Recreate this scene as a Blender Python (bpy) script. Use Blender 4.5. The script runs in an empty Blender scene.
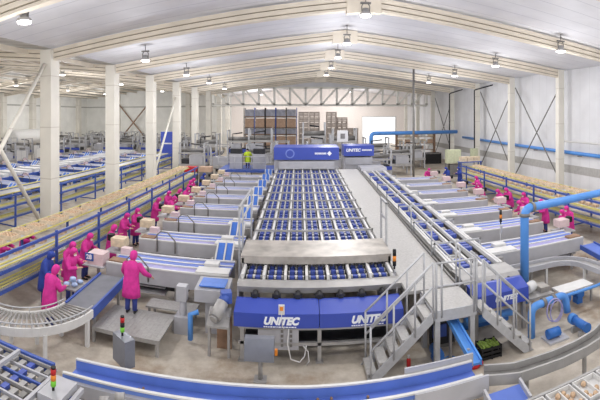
import bpy, math, random
from mathutils import Vector, Matrix
R = random.Random(7)
sc = bpy.context.scene
C = sc.collection
PI = math.pi

# ------------------------------------------------------------------ materials
def mat(name, col, rough=0.6, metal=0.0, var=0.12, scale=6.0, bump=0.0, emit=None, spec=0.4):
    m = bpy.data.materials.new(name); m.use_nodes = True
    nt = m.node_tree; b = nt.nodes['Principled BSDF']
    b.inputs['Roughness'].default_value = rough
    b.inputs['Metallic'].default_value = metal
    b.inputs['Specular IOR Level'].default_value = spec
    if emit:
        b.inputs['Emission Color'].default_value = (*col, 1); b.inputs['Emission Strength'].default_value = emit
    tc = nt.nodes.new('ShaderNodeTexCoord'); nz = nt.nodes.new('ShaderNodeTexNoise')
    nz.inputs['Scale'].default_value = scale; nz.inputs['Detail'].default_value = 4
    rp = nt.nodes.new('ShaderNodeValToRGB')
    rp.color_ramp.elements[0].position = 0.3; rp.color_ramp.elements[1].position = 0.7
    rp.color_ramp.elements[0].color = (*[c*(1-var) for c in col], 1)
    rp.color_ramp.elements[1].color = (*[min(1, c*(1+var*0.6)) for c in col], 1)
    nt.links.new(tc.outputs['Object'], nz.inputs['Vector'])
    nt.links.new(nz.outputs['Fac'], rp.inputs['Fac'])
    nt.links.new(rp.outputs['Color'], b.inputs['Base Color'])
    if bump:
        bp = nt.nodes.new('ShaderNodeBump'); bp.inputs['Strength'].default_value = bump; bp.inputs['Distance'].default_value = 0.02
        nt.links.new(nz.outputs['Fac'], bp.inputs['Height']); nt.links.new(bp.outputs['Normal'], b.inputs['Normal'])
    return m

def striped(name, col, line, axis, pitch, width=0.06, rough=0.6, offset=0.0, mix_noise=0.08):
    """base colour with thin seam lines every PITCH metres along AXIS (object coordinates)"""
    m = mat(name, col, rough, var=mix_noise, scale=0.7)
    nt = m.node_tree; b = nt.nodes['Principled BSDF']
    base = b.inputs['Base Color'].links[0].from_socket
    tc = nt.nodes.new('ShaderNodeTexCoord'); sp = nt.nodes.new('ShaderNodeSeparateXYZ')
    nt.links.new(tc.outputs['Object'], sp.inputs[0])
    a = nt.nodes.new('ShaderNodeMath'); a.operation = 'ADD'; a.inputs[1].default_value = 1000*pitch + offset
    nt.links.new(sp.outputs[axis], a.inputs[0])
    d = nt.nodes.new('ShaderNodeMath'); d.operation = 'DIVIDE'; d.inputs[1].default_value = pitch
    nt.links.new(a.outputs[0], d.inputs[0])
    f = nt.nodes.new('ShaderNodeMath'); f.operation = 'FRACT'; nt.links.new(d.outputs[0], f.inputs[0])
    l = nt.nodes.new('ShaderNodeMath'); l.operation = 'LESS_THAN'; l.inputs[1].default_value = width
    nt.links.new(f.outputs[0], l.inputs[0])
    mx = nt.nodes.new('ShaderNodeMix'); mx.data_type = 'RGBA'
    nt.links.new(l.outputs[0], mx.inputs['Factor']); nt.links.new(base, mx.inputs[6]); mx.inputs[7].default_value = (*line, 1)
    nt.links.new(mx.outputs[2], b.inputs['Base Color'])
    return m

def S(r, g, b):      # sRGB 0-255 -> linear
    return tuple(((c/255)/12.92 if c/255 <= 0.04045 else ((c/255+0.055)/1.055)**2.4) for c in (r, g, b))

M = {}
M['floor'] = mat('concrete', S(200,191,178), 0.55, var=0.22, scale=0.55, bump=0.05)
nt = M['floor'].node_tree
_b = nt.nodes['Principled BSDF']; _src = _b.inputs['Base Color'].links[0].from_socket
_n = nt.nodes.new('ShaderNodeTexNoise'); _n.inputs['Scale'].default_value = 3.5; _n.inputs['Detail'].default_value = 8; _n.inputs['Roughness'].default_value = 0.7
_tc = nt.nodes.new('ShaderNodeTexCoord'); nt.links.new(_tc.outputs['Object'], _n.inputs['Vector'])
_r = nt.nodes.new('ShaderNodeValToRGB'); _r.color_ramp.elements[0].position = 0.35; _r.color_ramp.elements[1].position = 0.62
_r.color_ramp.elements[0].color = (*S(150,134,114), 1); _r.color_ramp.elements[1].color = (1, 1, 1, 1)
nt.links.new(_n.outputs['Fac'], _r.inputs['Fac'])
_m = nt.nodes.new('ShaderNodeMix'); _m.data_type = 'RGBA'; _m.blend_type = 'MULTIPLY'; _m.inputs['Factor'].default_value = 0.30
nt.links.new(_src, _m.inputs[6]); nt.links.new(_r.outputs['Color'], _m.inputs[7]); 
_n2 = nt.nodes.new('ShaderNodeTexNoise'); _n2.inputs['Scale'].default_value = 0.42; _n2.inputs['Detail'].default_value = 7; _n2.inputs['Roughness'].default_value = 0.65
nt.links.new(_tc.outputs['Object'], _n2.inputs['Vector'])
_r2 = nt.nodes.new('ShaderNodeValToRGB'); _r2.color_ramp.elements[0].position = 0.50; _r2.color_ramp.elements[1].position = 0.66
_r2.color_ramp.elements[0].color = (1, 1, 1, 1); _r2.color_ramp.elements[1].color = (*S(176,150,120), 1)
nt.links.new(_n2.outputs['Fac'], _r2.inputs['Fac'])
_m2 = nt.nodes.new('ShaderNodeMix'); _m2.data_type = 'RGBA'; _m2.blend_type = 'MULTIPLY'; _m2.inputs['Factor'].default_value = 0.8
nt.links.new(_m.outputs[2], _m2.inputs[6]); nt.links.new(_r2.outputs['Color'], _m2.inputs[7]); nt.links.new(_m2.outputs[2], _b.inputs['Base Color'])
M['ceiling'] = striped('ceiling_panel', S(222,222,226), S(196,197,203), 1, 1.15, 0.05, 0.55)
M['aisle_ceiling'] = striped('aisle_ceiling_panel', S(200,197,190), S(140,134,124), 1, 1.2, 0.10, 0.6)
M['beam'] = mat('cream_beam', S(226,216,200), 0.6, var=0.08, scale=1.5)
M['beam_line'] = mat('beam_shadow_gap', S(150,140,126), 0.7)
M['column'] = striped('precast_column', S(226,222,212), S(205,199,188), 2, 2.6, 0.02, 0.7)
M['wall_white'] = striped('white_cladding', S(222,222,225), S(205,206,208), 1, 1.1, 0.03, 0.5)
M['wall_left'] = striped('white_wall', S(238,237,232), S(180,178,172), 2, 7.4, 0.03, 0.6)
M['wall_back'] = mat('pinkish_wall', S(242,234,228), 0.6, var=0.05)
M['stripe'] = mat('grey_stripe', S(176,174,172), 0.6)
M['steel'] = mat('brushed_steel', S(168,166,165), 0.45, 0.25, var=0.14, scale=3)
M['galv'] = mat('galvanised', S(182,183,187), 0.5, 0.2, var=0.10, scale=9)
M['stain'] = mat('scuffed_steel', S(178,172,165), 0.42, 0.3, var=0.35, scale=2.2)
M['dsteel'] = mat('dull_steel', S(128,126,124), 0.5, 0.3, var=0.2)
M['dark'] = mat('dark_machinery', S(48,48,52), 0.6, var=0.3)
M['black'] = mat('black_rubber', S(26,26,28), 0.6)
M['hood'] = mat('royal_blue_panel', S(58,78,172), 0.38, var=0.06, scale=1.2, spec=0.5)
M['blue'] = mat('blue_frame', S(66,92,170), 0.45, var=0.12)
M['cup'] = mat('blue_plastic', S(72,90,172), 0.45, var=0.25, scale=14)
M['lblue'] = mat('blue_pipe', S(86,146,220), 0.4, var=0.07, scale=2)
M['mblue'] = mat('blue_pump', S(50,110,190), 0.4, var=0.1)
M['belt'] = mat('pale_blue_belt', S(118,136,206), 0.5, var=0.12, scale=2)
M['belt2'] = mat('lilac_belt', S(160,156,204), 0.5, var=0.12, scale=2)
M['dbelt'] = mat('deep_blue_belt', S(92,118,198), 0.5, var=0.1, scale=2)
M['gbelt'] = mat('grey_belt', S(120,122,130), 0.5, var=0.15, scale=3)
M['white'] = mat('white_plastic', S(214,213,212), 0.5, var=0.05)
M['panel'] = mat('light_grey_panel', S(180,180,186), 0.45, 0.1, var=0.10, scale=2)
M['yellow'] = mat('yellow_belt', S(214,204,124), 0.5, var=0.12, scale=3)
M['tan'] = mat('cardboard', S(216,198,172), 0.8, var=0.2, scale=8)
M['brown'] = mat('brown_board', S(150,120,98), 0.8, var=0.25, scale=3)
M['binmat'] = mat('pallet_bin', S(196,184,176), 0.8, var=0.25, scale=2)
M['wrap'] = mat('grey_wrap', S(150,152,166), 0.35, var=0.3, scale=2)
M['magenta'] = mat('magenta_cloth', S(208,50,146), 0.75, var=0.2, scale=7, bump=0.25)
M['navy'] = mat('navy_cloth', S(44,66,150), 0.75, var=0.2, scale=7, bump=0.2)
M['trouser'] = mat('blue_trousers', S(58,70,140), 0.8, var=0.2, scale=7)
M['skin'] = mat('skin', S(214,164,140), 0.6, var=0.06)
M['mask'] = mat('white_mask', S(238,238,240), 0.7, var=0.03)
M['shoe'] = mat('dark_shoe', S(42,40,44), 0.6)
M['eye'] = mat('eye', S(30,24,22), 0.3)
M['hivis'] = mat('hivis_vest', S(206,232,60), 0.7, var=0.08)
M['red'] = mat('red', S(190,36,40), 0.5, var=0.15)
M['orange'] = mat('orange', S(232,140,50), 0.5)
M['green'] = mat('green', S(120,200,60), 0.4)
M['fruit'] = mat('green_fruit', S(150,176,84), 0.45, var=0.25, scale=20)
M['goods'] = mat('produce_pack', S(206,176,146), 0.6, var=0.35, scale=14)
M['cabinet'] = mat('sage_cabinet', S(196,200,170), 0.55)
M['lens'] = mat('lamp_lens', (1, 0.98, 0.94), 0.4, emit=9.0, var=0.0)
M['ink'] = mat('white_lettering', S(240,242,246), 0.5, var=0.02)
M['screen'] = mat('blue_sign', S(60,96,170), 0.4)

# ------------------------------------------------------------------ geometry helpers
class MB:
    def __init__(s): s.v=[]; s.f=[]; s.m=[]; s.sm=[]; s.p=[]
    def add(s, vs, fs, mi=0, smooth=False):
        b=len(s.v); s.v += [tuple(p) for p in vs]; s.p.append((b,len(s.f)))
        for f in fs:
            s.f.append([b+i for i in f]); s.m.append(mi); s.sm.append(smooth)
        return s
    def b(s, x0,x1,y0,y1,z0,z1, mi=0):
        vs=[(x,y,z) for z in (z0,z1) for x,y in ((x0,y0),(x1,y0),(x1,y1),(x0,y1))]
        return s.add(vs, [(3,2,1,0),(4,5,6,7),(0,1,5,4),(1,2,6,5),(2,3,7,6),(3,0,4,7)], mi)
    def box(s, c, d, rz=0, mi=0, rx=0, ry=0):
        m = Matrix.Translation(c) @ Matrix.Rotation(rz,4,'Z') @ Matrix.Rotation(ry,4,'Y') @ Matrix.Rotation(rx,4,'X')
        vs=[m @ Vector((x*d[0]/2,y*d[1]/2,z*d[2]/2)) for z in (-1,1) for x,y in ((-1,-1),(1,-1),(1,1),(-1,1))]
        return s.add(vs, [(3,2,1,0),(4,5,6,7),(0,1,5,4),(1,2,6,5),(2,3,7,6),(3,0,4,7)], mi)
    def bar(s, p0, p1, w, h, mi=0):
        p0,p1=Vector(p0),Vector(p1); d=(p1-p0).normalized()
        up=Vector((0,0,1)) if abs(d.z)<0.95 else Vector((0,1,0))
        sx=d.cross(up).normalized(); uz=sx.cross(d).normalized()
        vs=[p+sx*a*w/2+uz*c*h/2 for p in (p0,p1) for a,c in ((-1,-1),(1,-1),(1,1),(-1,1))]
        return s.add(vs, [(0,1,2,3),(7,6,5,4),(4,5,1,0),(5,6,2,1),(6,7,3,2),(7,4,0,3)], mi)
    def tube(s, pts, r, seg=8, mi=0, caps=True):
        pts=[Vector(p) for p in pts]; rs = r if isinstance(r,(list,tuple)) else [r]*len(pts)
        n=len(pts); rings=[]; ref=None
        for i,p in enumerate(pts):
            d=(pts[min(i+1,n-1)]-pts[max(i-1,0)]).normalized()
            if ref is None:
                ref=Vector((0,0,1)) if abs(d.z)<0.9 else Vector((1,0,0))
            sx=d.cross(ref).normalized(); uy=sx.cross(d).normalized(); ref=uy
            rings.append([p+(sx*math.cos(2*PI*k/seg)+uy*math.sin(2*PI*k/seg))*rs[i] for k in range(seg)])
        return s.loft(rings, mi, caps)
    def loft(s, rings, mi=0, caps=True, smooth=True):
        seg=len(rings[0]); vs=[p for r in rings for p in r]; fs=[]
        for i in range(len(rings)-1):
            for k in range(seg):
                a=i*seg+k; c=i*seg+(k+1)%seg
                fs.append((a,c,c+seg,a+seg))
        s.add(vs, fs, mi, smooth)
        if caps:
            b=len(s.v)-len(vs)
            s.f.append([b+k for k in reversed(range(seg))]); s.m.append(mi); s.sm.append(False)
            s.f.append([b+(len(rings)-1)*seg+k for k in range(seg)]); s.m.append(mi); s.sm.append(False)
        return s
    def prism(s, pts, axis, a, c, mi=0):
        """polygon PTS (2-D) extruded from a to c along AXIS: 'X' -> pts are (y,z), 'Y' -> (x,z), 'Z' -> (x,y)"""
        def q(p,t): return (t,p[0],p[1]) if axis=='X' else (p[0],t,p[1]) if axis=='Y' else (p[0],p[1],t)
        n=len(pts); vs=[q(p,a) for p in pts]+[q(p,c) for p in pts]
        fs=[tuple(range(n)),tuple(reversed(range(n,2*n)))]+[(i,i+n,(i+1)%n+n,(i+1)%n) for i in range(n)]
        return s.add(vs, fs, mi)
    def ball(s, c, r, mi=0, nu=10, nv=7):
        rx,ry,rz = r if isinstance(r,(tuple,list)) else (r,r,r)
        rings=[]
        for j in range(nv+1):
            t=-PI/2+PI*j/nv; t=max(-PI/2+0.05,min(PI/2-0.05,t))
            rings.append([(c[0]+rx*math.cos(t)*math.cos(2*PI*k/nu), c[1]+ry*math.cos(t)*math.sin(2*PI*k/nu), c[2]+rz*math.sin(t)) for k in range(nu)])
        return s.loft(rings, mi)
    def pieces(s):
        """primitives that lie far apart become meshes of their own"""
        n=len(s.p)
        if n<2 or n>220: return [s]
        ve=[q[0] for q in s.p[1:]]+[len(s.v)]; fe=[q[1] for q in s.p[1:]]+[len(s.f)]
        bx=[]
        for i,(a,_) in enumerate(s.p):
            pts=s.v[a:ve[i]]; bx.append(([min(p[k] for p in pts) for k in range(3)],[max(p[k] for p in pts) for k in range(3)]))
        lab=list(range(n))
        def find(i):
            while lab[i]!=i: i=lab[i]
            return i
        for i in range(n):
            for j in range(i):
                a,b=bx[i],bx[j]
                gap=math.sqrt(sum(max(0,a[0][k]-b[1][k],b[0][k]-a[1][k])**2 for k in range(3)))
                big=max(max(a[1][k]-a[0][k] for k in range(3)),max(b[1][k]-b[0][k] for k in range(3)))
                if gap<max(.02,.5*big): lab[find(i)]=find(j)
        out={}
        for i in range(n):
            m=out.setdefault(find(i),MB()); a=s.p[i]; off=len(m.v)-a[0]
            m.p.append((len(m.v),len(m.f))); m.v+=s.v[a[0]:ve[i]]
            for f in range(a[1],fe[i]):
                m.f.append([x+off for x in s.f[f]]); m.m.append(s.m[f]); m.sm.append(s.sm[f])
        return list(out.values())
    def build(s, name, mats, parent=None, whole=False):
        if parent is not None and not whole:
            ps=s.pieces()
            if len(ps)>1: return [q.build(name,mats,parent,True) for q in ps][0]
        if not isinstance(mats,(list,tuple)): mats=[mats]
        off = parent.get('_o', (0,0,0)) if parent is not None else (0,0,0)
        off = Vector(off)
        me=bpy.data.meshes.new(name)
        me.from_pydata([Vector(p)-off for p in s.v], [], s.f)
        for m in mats: me.materials.append(M[m])
        me.polygons.foreach_set('material_index', s.m); me.polygons.foreach_set('use_smooth', s.sm)
        me.update()
        import bmesh
        bm=bmesh.new(); bm.from_mesh(me); bmesh.ops.recalc_face_normals(bm, faces=bm.faces); bm.to_mesh(me); bm.free()
        o=bpy.data.objects.new(name, me); C.objects.link(o)
        if parent is not None:
            o.parent=parent; o['_o']=tuple(off)
        return o

def thing(name, label, cat, loc=(0,0,0), group=None, rz=0, local=False):
    """Empty at a thing's base; children are given in world coordinates unless LOCAL"""
    o=bpy.data.objects.new(name, None); C.objects.link(o)
    o.location=loc; o.rotation_euler=(0,0,rz); o.empty_display_size=0.2
    o['_o']=(0,0,0) if local else tuple(loc)
    o['label']=label; o['category']=cat
    if group: o['group']=group
    return o
def tag(o, label, cat, group=None):
    o['label']=label; o['category']=cat
    if group: o['group']=group
    return o
def struct(name, mb, m):
    o=mb.build(name, m); o['kind']='structure'; return o
KIDS={}
def kids(o): return [c for c in C.objects if c.parent==o]
def dup(root, loc, label, rz=None, group=None, flip=False):
    key=root.name
    if key not in KIDS: KIDS[key]=[(c, kids(c)) for c in kids(root)]
    r=root.copy(); C.objects.link(r); r.location=loc; r['label']=label
    if rz is not None: r.rotation_euler=(0,0,rz)
    if group: r['group']=group
    for c,gs in KIDS[key]:
        d=c.copy(); C.objects.link(d); d.parent=r
        for g in gs:
            e=g.copy(); C.objects.link(e); e.parent=d
    return r
ORD=['first','second','third','fourth','fifth','sixth','seventh','eighth','ninth','tenth','eleventh','twelfth','thirteenth','fourteenth','fifteenth']
def text(name, s, size, loc, rot, m, parent=None, extrude=0.006, shear=0.0, offset=0.0, sx=1.0):
    cu=bpy.data.curves.new(name,'FONT'); cu.body=s; cu.size=size; cu.extrude=extrude; cu.shear=shear; cu.offset=offset
    cu.align_x='CENTER'; cu.align_y='CENTER'
    t=bpy.data.objects.new(name, cu); C.objects.link(t)
    bpy.context.view_layer.update()
    me=bpy.data.meshes.new_from_object(t.evaluated_get(bpy.context.evaluated_depsgraph_get()))
    bpy.data.objects.remove(t); bpy.data.curves.remove(cu)
    off=Vector(parent['_o']) if parent is not None else Vector()
    mtx=Matrix.Translation(Vector(loc)-off) @ rot.to_4x4() @ Matrix.Diagonal((sx,1,1,1))
    me.transform(mtx); me.materials.clear(); me.materials.append(M[m])
    o=bpy.data.objects.new(name, me); C.objects.link(o)
    if parent is not None: o.parent=parent
    return o
def arc(c, r, a0, a1, n, z):
    return [(c[0]+r*math.cos(a0+(a1-a0)*i/n), c[1]+r*math.sin(a0+(a1-a0)*i/n), z) for i in range(n+1)]

# ------------------------------------------------------------------ camera: a stitched panorama, so a cylindrical lens
HC=5.8; F=420.0; XV=299.5; YH=116.0
cam=bpy.data.cameras.new('camera'); co=bpy.data.objects.new('camera', cam); C.objects.link(co)
co.location=(0,0,HC); co.rotation_euler=(PI/2,0,0)
cam.type='PANO'; cam.panorama_type='CENTRAL_CYLINDRICAL'
cam.central_cylindrical_range_u_min=(0-XV)/F; cam.central_cylindrical_range_u_max=(600-XV)/F
cam.central_cylindrical_range_v_min=-(400-YH)/F; cam.central_cylindrical_range_v_max=YH/F
cam.central_cylindrical_radius=1.0; cam.clip_end=500
sc.camera=co

# ------------------------------------------------------------------ setting
XL,XR,XM=-12.1,18.1,2.75            # column rows and ridge of the main hall
XW=19.1; XLW=-41.0; YB=74.0; YF=-9.0
BAY=[3.0+7.45*k for k in range(8)]
def roof(x):                        # underside of the rafters
    if x<XL: return 8.6+0.119*min(XL-x, x-XLW)
    return 8.6+0.119*min(x-XL, XR-x)
struct('floor', MB().b(XLW-.5,XW+.5,YF,YB+14,-.2,0), 'floor')
def slope(x0,x1,y0,y1,dz,t):
    return MB().prism([(x0,roof(x0+1e-6)+dz),(x1,roof(x1-1e-6)+dz),(x1,roof(x1-1e-6)+dz+t),(x0,roof(x0+1e-6)+dz+t)],'Y',y0,y1)
struct('ceiling', slope(XL,XM,YF,YB,.68,.15), 'ceiling')
struct('ceiling', slope(XM,XR,YF,YB,.68,.15), 'ceiling')
struct('ceiling', MB().b(XR,XW+.2,YF,YB,9.28,9.43), 'ceiling')
xm2=(XL+XLW)/2
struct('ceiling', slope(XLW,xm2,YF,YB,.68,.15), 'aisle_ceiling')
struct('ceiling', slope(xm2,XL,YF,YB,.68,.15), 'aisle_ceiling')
struct('wall_right', MB().b(XW,XW+.2,YF,YB,0,9.4), 'wall_white')
struct('trim_1', MB().b(XW-.03,XW,YF,YB,1.5,2.1), 'stripe')
struct('wall_left', MB().b(XLW-.2,XLW,YF,YB,0,9.4), 'wall_left')
# back wall with the bright loading door
D0,D1,DZ=11.2,17.2,5.6
struct('wall_back', MB().b(XLW,XL,YB,YB+.2,0,12), 'wall_left')
w=MB(); w.b(XL,D0,YB,YB+.2,0,12); w.b(D0,D1,YB,YB+.2,DZ,12); w.b(D1,XW,YB,YB+.2,0,12)
struct('wall_back', w, 'wall_back')
dj=MB(); dj.b(D0-.15,D0,YB-.06,YB+.2,0,DZ+.15); dj.b(D1,D1+.15,YB-.06,YB+.2,0,DZ+.15); dj.b(D0,D1,YB-.06,YB+.2,DZ,DZ+.15)
struct('door_1', dj, 'white')
# columns
for i,y in enumerate(BAY+[62.6,70.0]):
    if y>10:
        struct('column', MB().b(XL-.33,XL+.33,y-.4,y+.4,0,roof(XL)+.55), 'column')
        c=MB(); c.b(XR-.25,XR+.25,y-.2,y-.16,0,9.2); c.b(XR-.25,XR+.25,y+.16,y+.2,0,9.2); c.b(XR-.05,XR+.05,y-.16,y+.16,0,9.2); c.b(XR-.25,XR-.2,y-.16,y+.16,0,9.2)
        struct('column', c, 'column')
    if y>40: struct('column', MB().b(XLW+.02,XLW+.7,y-.5,y+.5,0,9.2), 'column')
for x in (-34,-27,-20):
    struct('column', MB().b(x-.4,x+.4,YB-.7,YB-.02,0,roof(x)+.6), 'column')
# rafters with their flange lines
def rafter(x0,x1,y):
    m=MB()
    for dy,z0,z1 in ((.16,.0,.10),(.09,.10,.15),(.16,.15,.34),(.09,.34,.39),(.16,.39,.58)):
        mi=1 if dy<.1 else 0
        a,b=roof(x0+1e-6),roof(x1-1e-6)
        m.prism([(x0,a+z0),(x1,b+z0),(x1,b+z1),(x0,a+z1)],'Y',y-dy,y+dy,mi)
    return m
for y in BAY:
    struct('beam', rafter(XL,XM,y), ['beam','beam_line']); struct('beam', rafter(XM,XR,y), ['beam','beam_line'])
    g=MB(); g.prism([(XM-.75,roof(XM-.75)-.12),(XM,roof(XM)-.12),(XM+.75,roof(XM+.75)-.12),(XM+.75,roof(XM+.75)+.6),(XM,roof(XM)+.62),(XM-.75,roof(XM-.75)+.6)],'Y',y-.2,y+.2)
    struct('beam', g, 'beam')
    if y>10:
        struct('beam', rafter(xm2,XL,y), ['beam','beam_line']); struct('beam', rafter(XLW,xm2,y), ['beam','beam_line'])
# purlins of the left aisle
for k in range(13):
    x=XL-1.4-2.1*k
    struct('beam', MB().b(x-.12,x+.12,5,YB,roof(x)+.30,roof(x)+.55), 'beam')
# gable screen and lattice girder at the end of the main hall
YG=58.0
g=MB().prism([(XL,8.95+1.0),(XR,8.95+1.0),(XR,9.3),(XR,roof(XR)+.68),(XM,roof(XM)+.68),(XL,roof(XL)+.68)],'Y',YG-.05,YG+.05)
g=MB().prism([(XL,9.75),(XR,9.75),(XM,roof(XM)+.68)],'Y',YG-.05,YG+.05)
struct('wall_back', g, 'ceiling')
t=MB(); z0,z1=7.3,9.7
t.b(XL,XR,YG-.15,YG+.15,z0-.14,z0+.14); t.b(XL,XR,YG-.15,YG+.15,z1-.12,z1+.14)
n=14; dx=(XR-XL)/n
for i in range(n+1): t.bar((XL+i*dx,YG,z0),(XL+i*dx,YG,z1),.3,.3)
for i in range(n):
    a,b=(z1,z0) if i<n*0.42 else (z0,z1)
    t.bar((XL+i*dx,YG,a),(XL+(i+1)*dx,YG,b),.24,.24)
struct('beam', t, 'wall_left')

# diagonal braces
def brace(nm, lab, p0, p1, r, m='column', group=None, seg=8):
    o=MB().tube([p0,p1], r, seg).build(nm, m); return tag(o, lab, 'brace', group)
brace('column_brace','white tube brace rising from the foot of the nearest left column towards the camera',(XL,17.4,.1),(XL,10.9,8.2),.10)
brace('column_brace','white tube brace running down leftwards from the head of the nearest left column',(XL,17.4,8.4),(XL,10.9,.6),.10)
brace('column_brace','white tube brace leaning between the third and fourth left columns',(XL,39.8,7.6),(XL,33.3,.5),.10)
brace('wall_tube','horizontal white tube running from the nearest visible right column towards the camera',(XR+.1,24.9,3.95),(XR+.1,14,3.95),.07,'white')
for i,(a,b) in enumerate(((25.5,32.6),(33,40),(47.9,55))):
    for k,(za,zb) in enumerate(((.6,8.3),(8.3,.6))):
        brace('wall_brace', 'thin steel cross brace rod %s between the %s pair of right columns' % ('rising away' if k==0 else 'falling away', ('nearest','second','far')[i]), (XR+.3,a,za),(XR+.3,b,zb),.05,'dsteel')
for k,(a,b) in enumerate((((-34,YB-1,.5),(-27,YB-1,8.6)),((-34,YB-1,8.6),(-27,YB-1,.5)))):
    brace('wall_brace','red-brown cross brace rod %s on the far left back wall' % ('rising right','falling right')[k],a,b,.12,'brown')

# ------------------------------------------------------------------ high bay lamps
def lamp(label, x, y, z, zc, k=1.0, first=[None]):
    if first[0] is None:
        t=thing('high_bay_lamp', label, 'lamp', (x,y,z), 'high bay lamps under the roof', local=True)
        MB().tube([(-.15,0,.16),(-.17,0,.42),(-.1,0,.55)],.025,6).tube([(.15,0,.16),(.17,0,.42),(.1,0,.55)],.025,6).b(-.22,.22,-.05,.05,.53,.6).build('bracket','dsteel',t)
        MB().tube([(0,0,.06),(0,0,.14),(0,0,.2),(0,0,.34)],[.25,.24,.15,.12],16).build('housing','steel',t)
        MB().tube([(0,0,.0),(0,0,.07)],[.22,.24],16).build('lens','lens',t)
        first[0]=t; r=t
    else: r=dup(first[0],(x,y,z),label)
    h=zc-z-.6
    if h>.02: 
        o=MB().tube([(0,0,.6),(0,0,.6+h)],.02,6).build('hanger','dsteel',r)
    l=bpy.data.lights.new('high_bay_light','AREA'); l.shape='DISK'; l.size=.6; l.energy=LAMP*k; l.color=(1,.975,.94); l.spread=PI
    lo=bpy.data.objects.new('high_bay_light',l); C.objects.link(lo); lo.location=(x,y,z-.05)
    l=bpy.data.lights.new('ceiling_fill','POINT'); l.shadow_soft_size=.5; l.energy=FILL*k; l.color=(.97,.98,1)  # unseen fill light added under each lamp to brighten the ceiling
    lo=bpy.data.objects.new('ceiling_fill',l); C.objects.link(lo); lo.location=(x,y,z-2.0)
LAMP=130; FILL=300
n=0
for k,y in enumerate((2.5,10,17.3,24.2,30,36.5,43)):
    lamp(('high bay lamp overhead near the camera under the ridge, %s one' % ORD[k]) if k<2 else '%s high bay lamp from the camera in the row along the ridge' % ORD[k-2], XM, y, roof(XM)-.42, roof(XM)+.68)
for side,x,ys in (('left',-8.3,(4,10.8,21.6,30.1,38,46)),('right',12.4,(4,10.5,17.3,24.6,32,39))):
    for k,y in enumerate(ys):
        z=roof(x)-.25
        n0={'left':1,'right':2}[side]
        lamp('%s high bay lamp from the camera in the %s roof slope row' % (ORD[k-n0], side) if k>=n0 else 'high bay lamp overhead near the camera in the %s slope, lamp %d' % (side,k+1), x, y, z, roof(x)+.68)
for k,(x,y) in enumerate(((-19,18),(-19,30),(-19,42),(-19,56),(-32,28),(-32,40),(-32,52),(-32,64))):
    lamp('%s high bay lamp from the front over the left aisle' % ORD[k], x, y, roof(x)-.2, roof(x)+.68, 1.9)
for k,(x,y) in enumerate(((-6,66),(8,67))):  # lamps added beyond the girder to brighten the back wall
    lamp('added high bay lamp behind the lattice girder on the %s' % ('left','right')[k], x, y, roof(x)-.2, roof(x)+.68, 3.0)

M['console']=mat('console_steel',S(140,143,152),.35,.5,var=.15,scale=3)
M['gplate']=mat('grey_slats',S(158,156,154),.5,.15,var=.14,scale=16)
M['mchute']=mat('chute_blue',S(74,120,206),.4,var=.1)
M['plate']=mat('punched_plate',S(184,182,180),.5,.15,var=.14,scale=16,bump=.15)
M['pink']=mat('pinkish_cabinet',S(214,190,192),.5,var=.08)
M['wrapb']=mat('clear_bag',S(170,190,225),.2,var=.25,scale=9)
M['trough']=mat('trough_liner',S(108,138,212),.45,var=.12,scale=2)
M['brownl']=mat('light_board',S(190,160,138),.8,var=.15,scale=3)
# ------------------------------------------------------------------ main sorter
def lz(y): return 1.56+(y-10.75)*0.036          # carrier level
XA,XB=-1.55,2.48
def sorter_lane_mesh(w, y0, y1, z, gap=1, pitch=.31):
    """one lane of carriers: dark bed, rows of blue cups, pale rollers between them"""
    m=MB(); m.prism([(y0,z(y0)-.10),(y1,z(y1)-.10),(y1,z(y1)-.02),(y0,z(y0)-.02)],'X',-w/2,w/2,1)
    k=0; y=y0+.1
    while y<y1-.15:
        zz=z(y)
        for s in (-1,1):
            m.b(s*w*.22-w*.125,s*w*.22+w*.125,y,y+pitch*.46,zz-.02,zz+.045+.02*((k*7)%3),0); m.b(s*w*.40-w*.025,s*w*.40+w*.025,y+pitch*.1,y+pitch*.4,zz-.02,zz+.05,2)
        m.b(-w*.46,w*.46,y+pitch*.70,y+pitch*.80,zz-.05,zz+.0,2)
        m.b(-w*.05,w*.05,y,y+pitch*.5,zz,zz+.05,2)
        y+=pitch*(gap if k%5==4 else 1); k+=1
    return m
t=thing('fruit_sorter','wide seven-lane blue and steel sorting line in the middle of the hall','sorting machine',(.46,9.8,0))
def hood(x0,x1,parent,nm='hood_panel'):
    return MB().prism([(9.8,.84),(9.8,1.17),(10.25,1.31),(10.34,1.31),(10.34,.84)],'X',x0,x1).build(nm,'hood',parent)
RX=Matrix.Rotation(PI/2,3,'X')
def logo(x,z,y,size,parent,nm='lettering',sub=True,sx=1.15):
    text(nm,'UNITEC',size,(x,y,z),RX,'ink',parent,.006,.28,size*.055,sx)
    if sub:
        m=MB()
        xx=x-size*1.7; R2=random.Random(3)
        while xx<x+size*1.45:
            w_=R2.uniform(.02,.07); m.b(xx,xx+w_,y-.006,y+.002,z-size*.60,z-size*.50); xx+=w_+.012
        m.build('small_lettering','ink',parent)
h1=hood(XA,.46,t); h2=hood(.475,XB,t)
logo(-.44,1.0,9.795,.235,h1,sx=.98); logo(1.62,1.0,9.795,.235,h2,sx=.98)
for x in (-1.36,.47,2.3):
    MB().b(x-.045,x+.045,9.86,9.95,.03,.84).b(x-.09,x+.09,9.82,9.99,0,.03).build('leg','steel',t)
    MB().b(x-.045,x+.045,12.0,12.09,.0,1.4).build('leg','steel',t)
for y in (15.5,19,22.5,26):
    for x in (XA+.02,XB-.02): MB().b(x-.05,x+.05,y-.05,y+.05,0,lz(y)-.1).build('leg','steel',t)
MB().b(XA+.1,XB-.1,9.86,9.94,.40,.47).b(XA+.1,XB-.1,9.84,9.96,.78,.84).build('base_frame','steel',t)
MB().b(XA+.15,XB-.2,10.9,11.1,.12,.78).b(XA+.15,XB-.2,10.5,10.9,.12,.2).build('drip_tray','dark',t)
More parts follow.
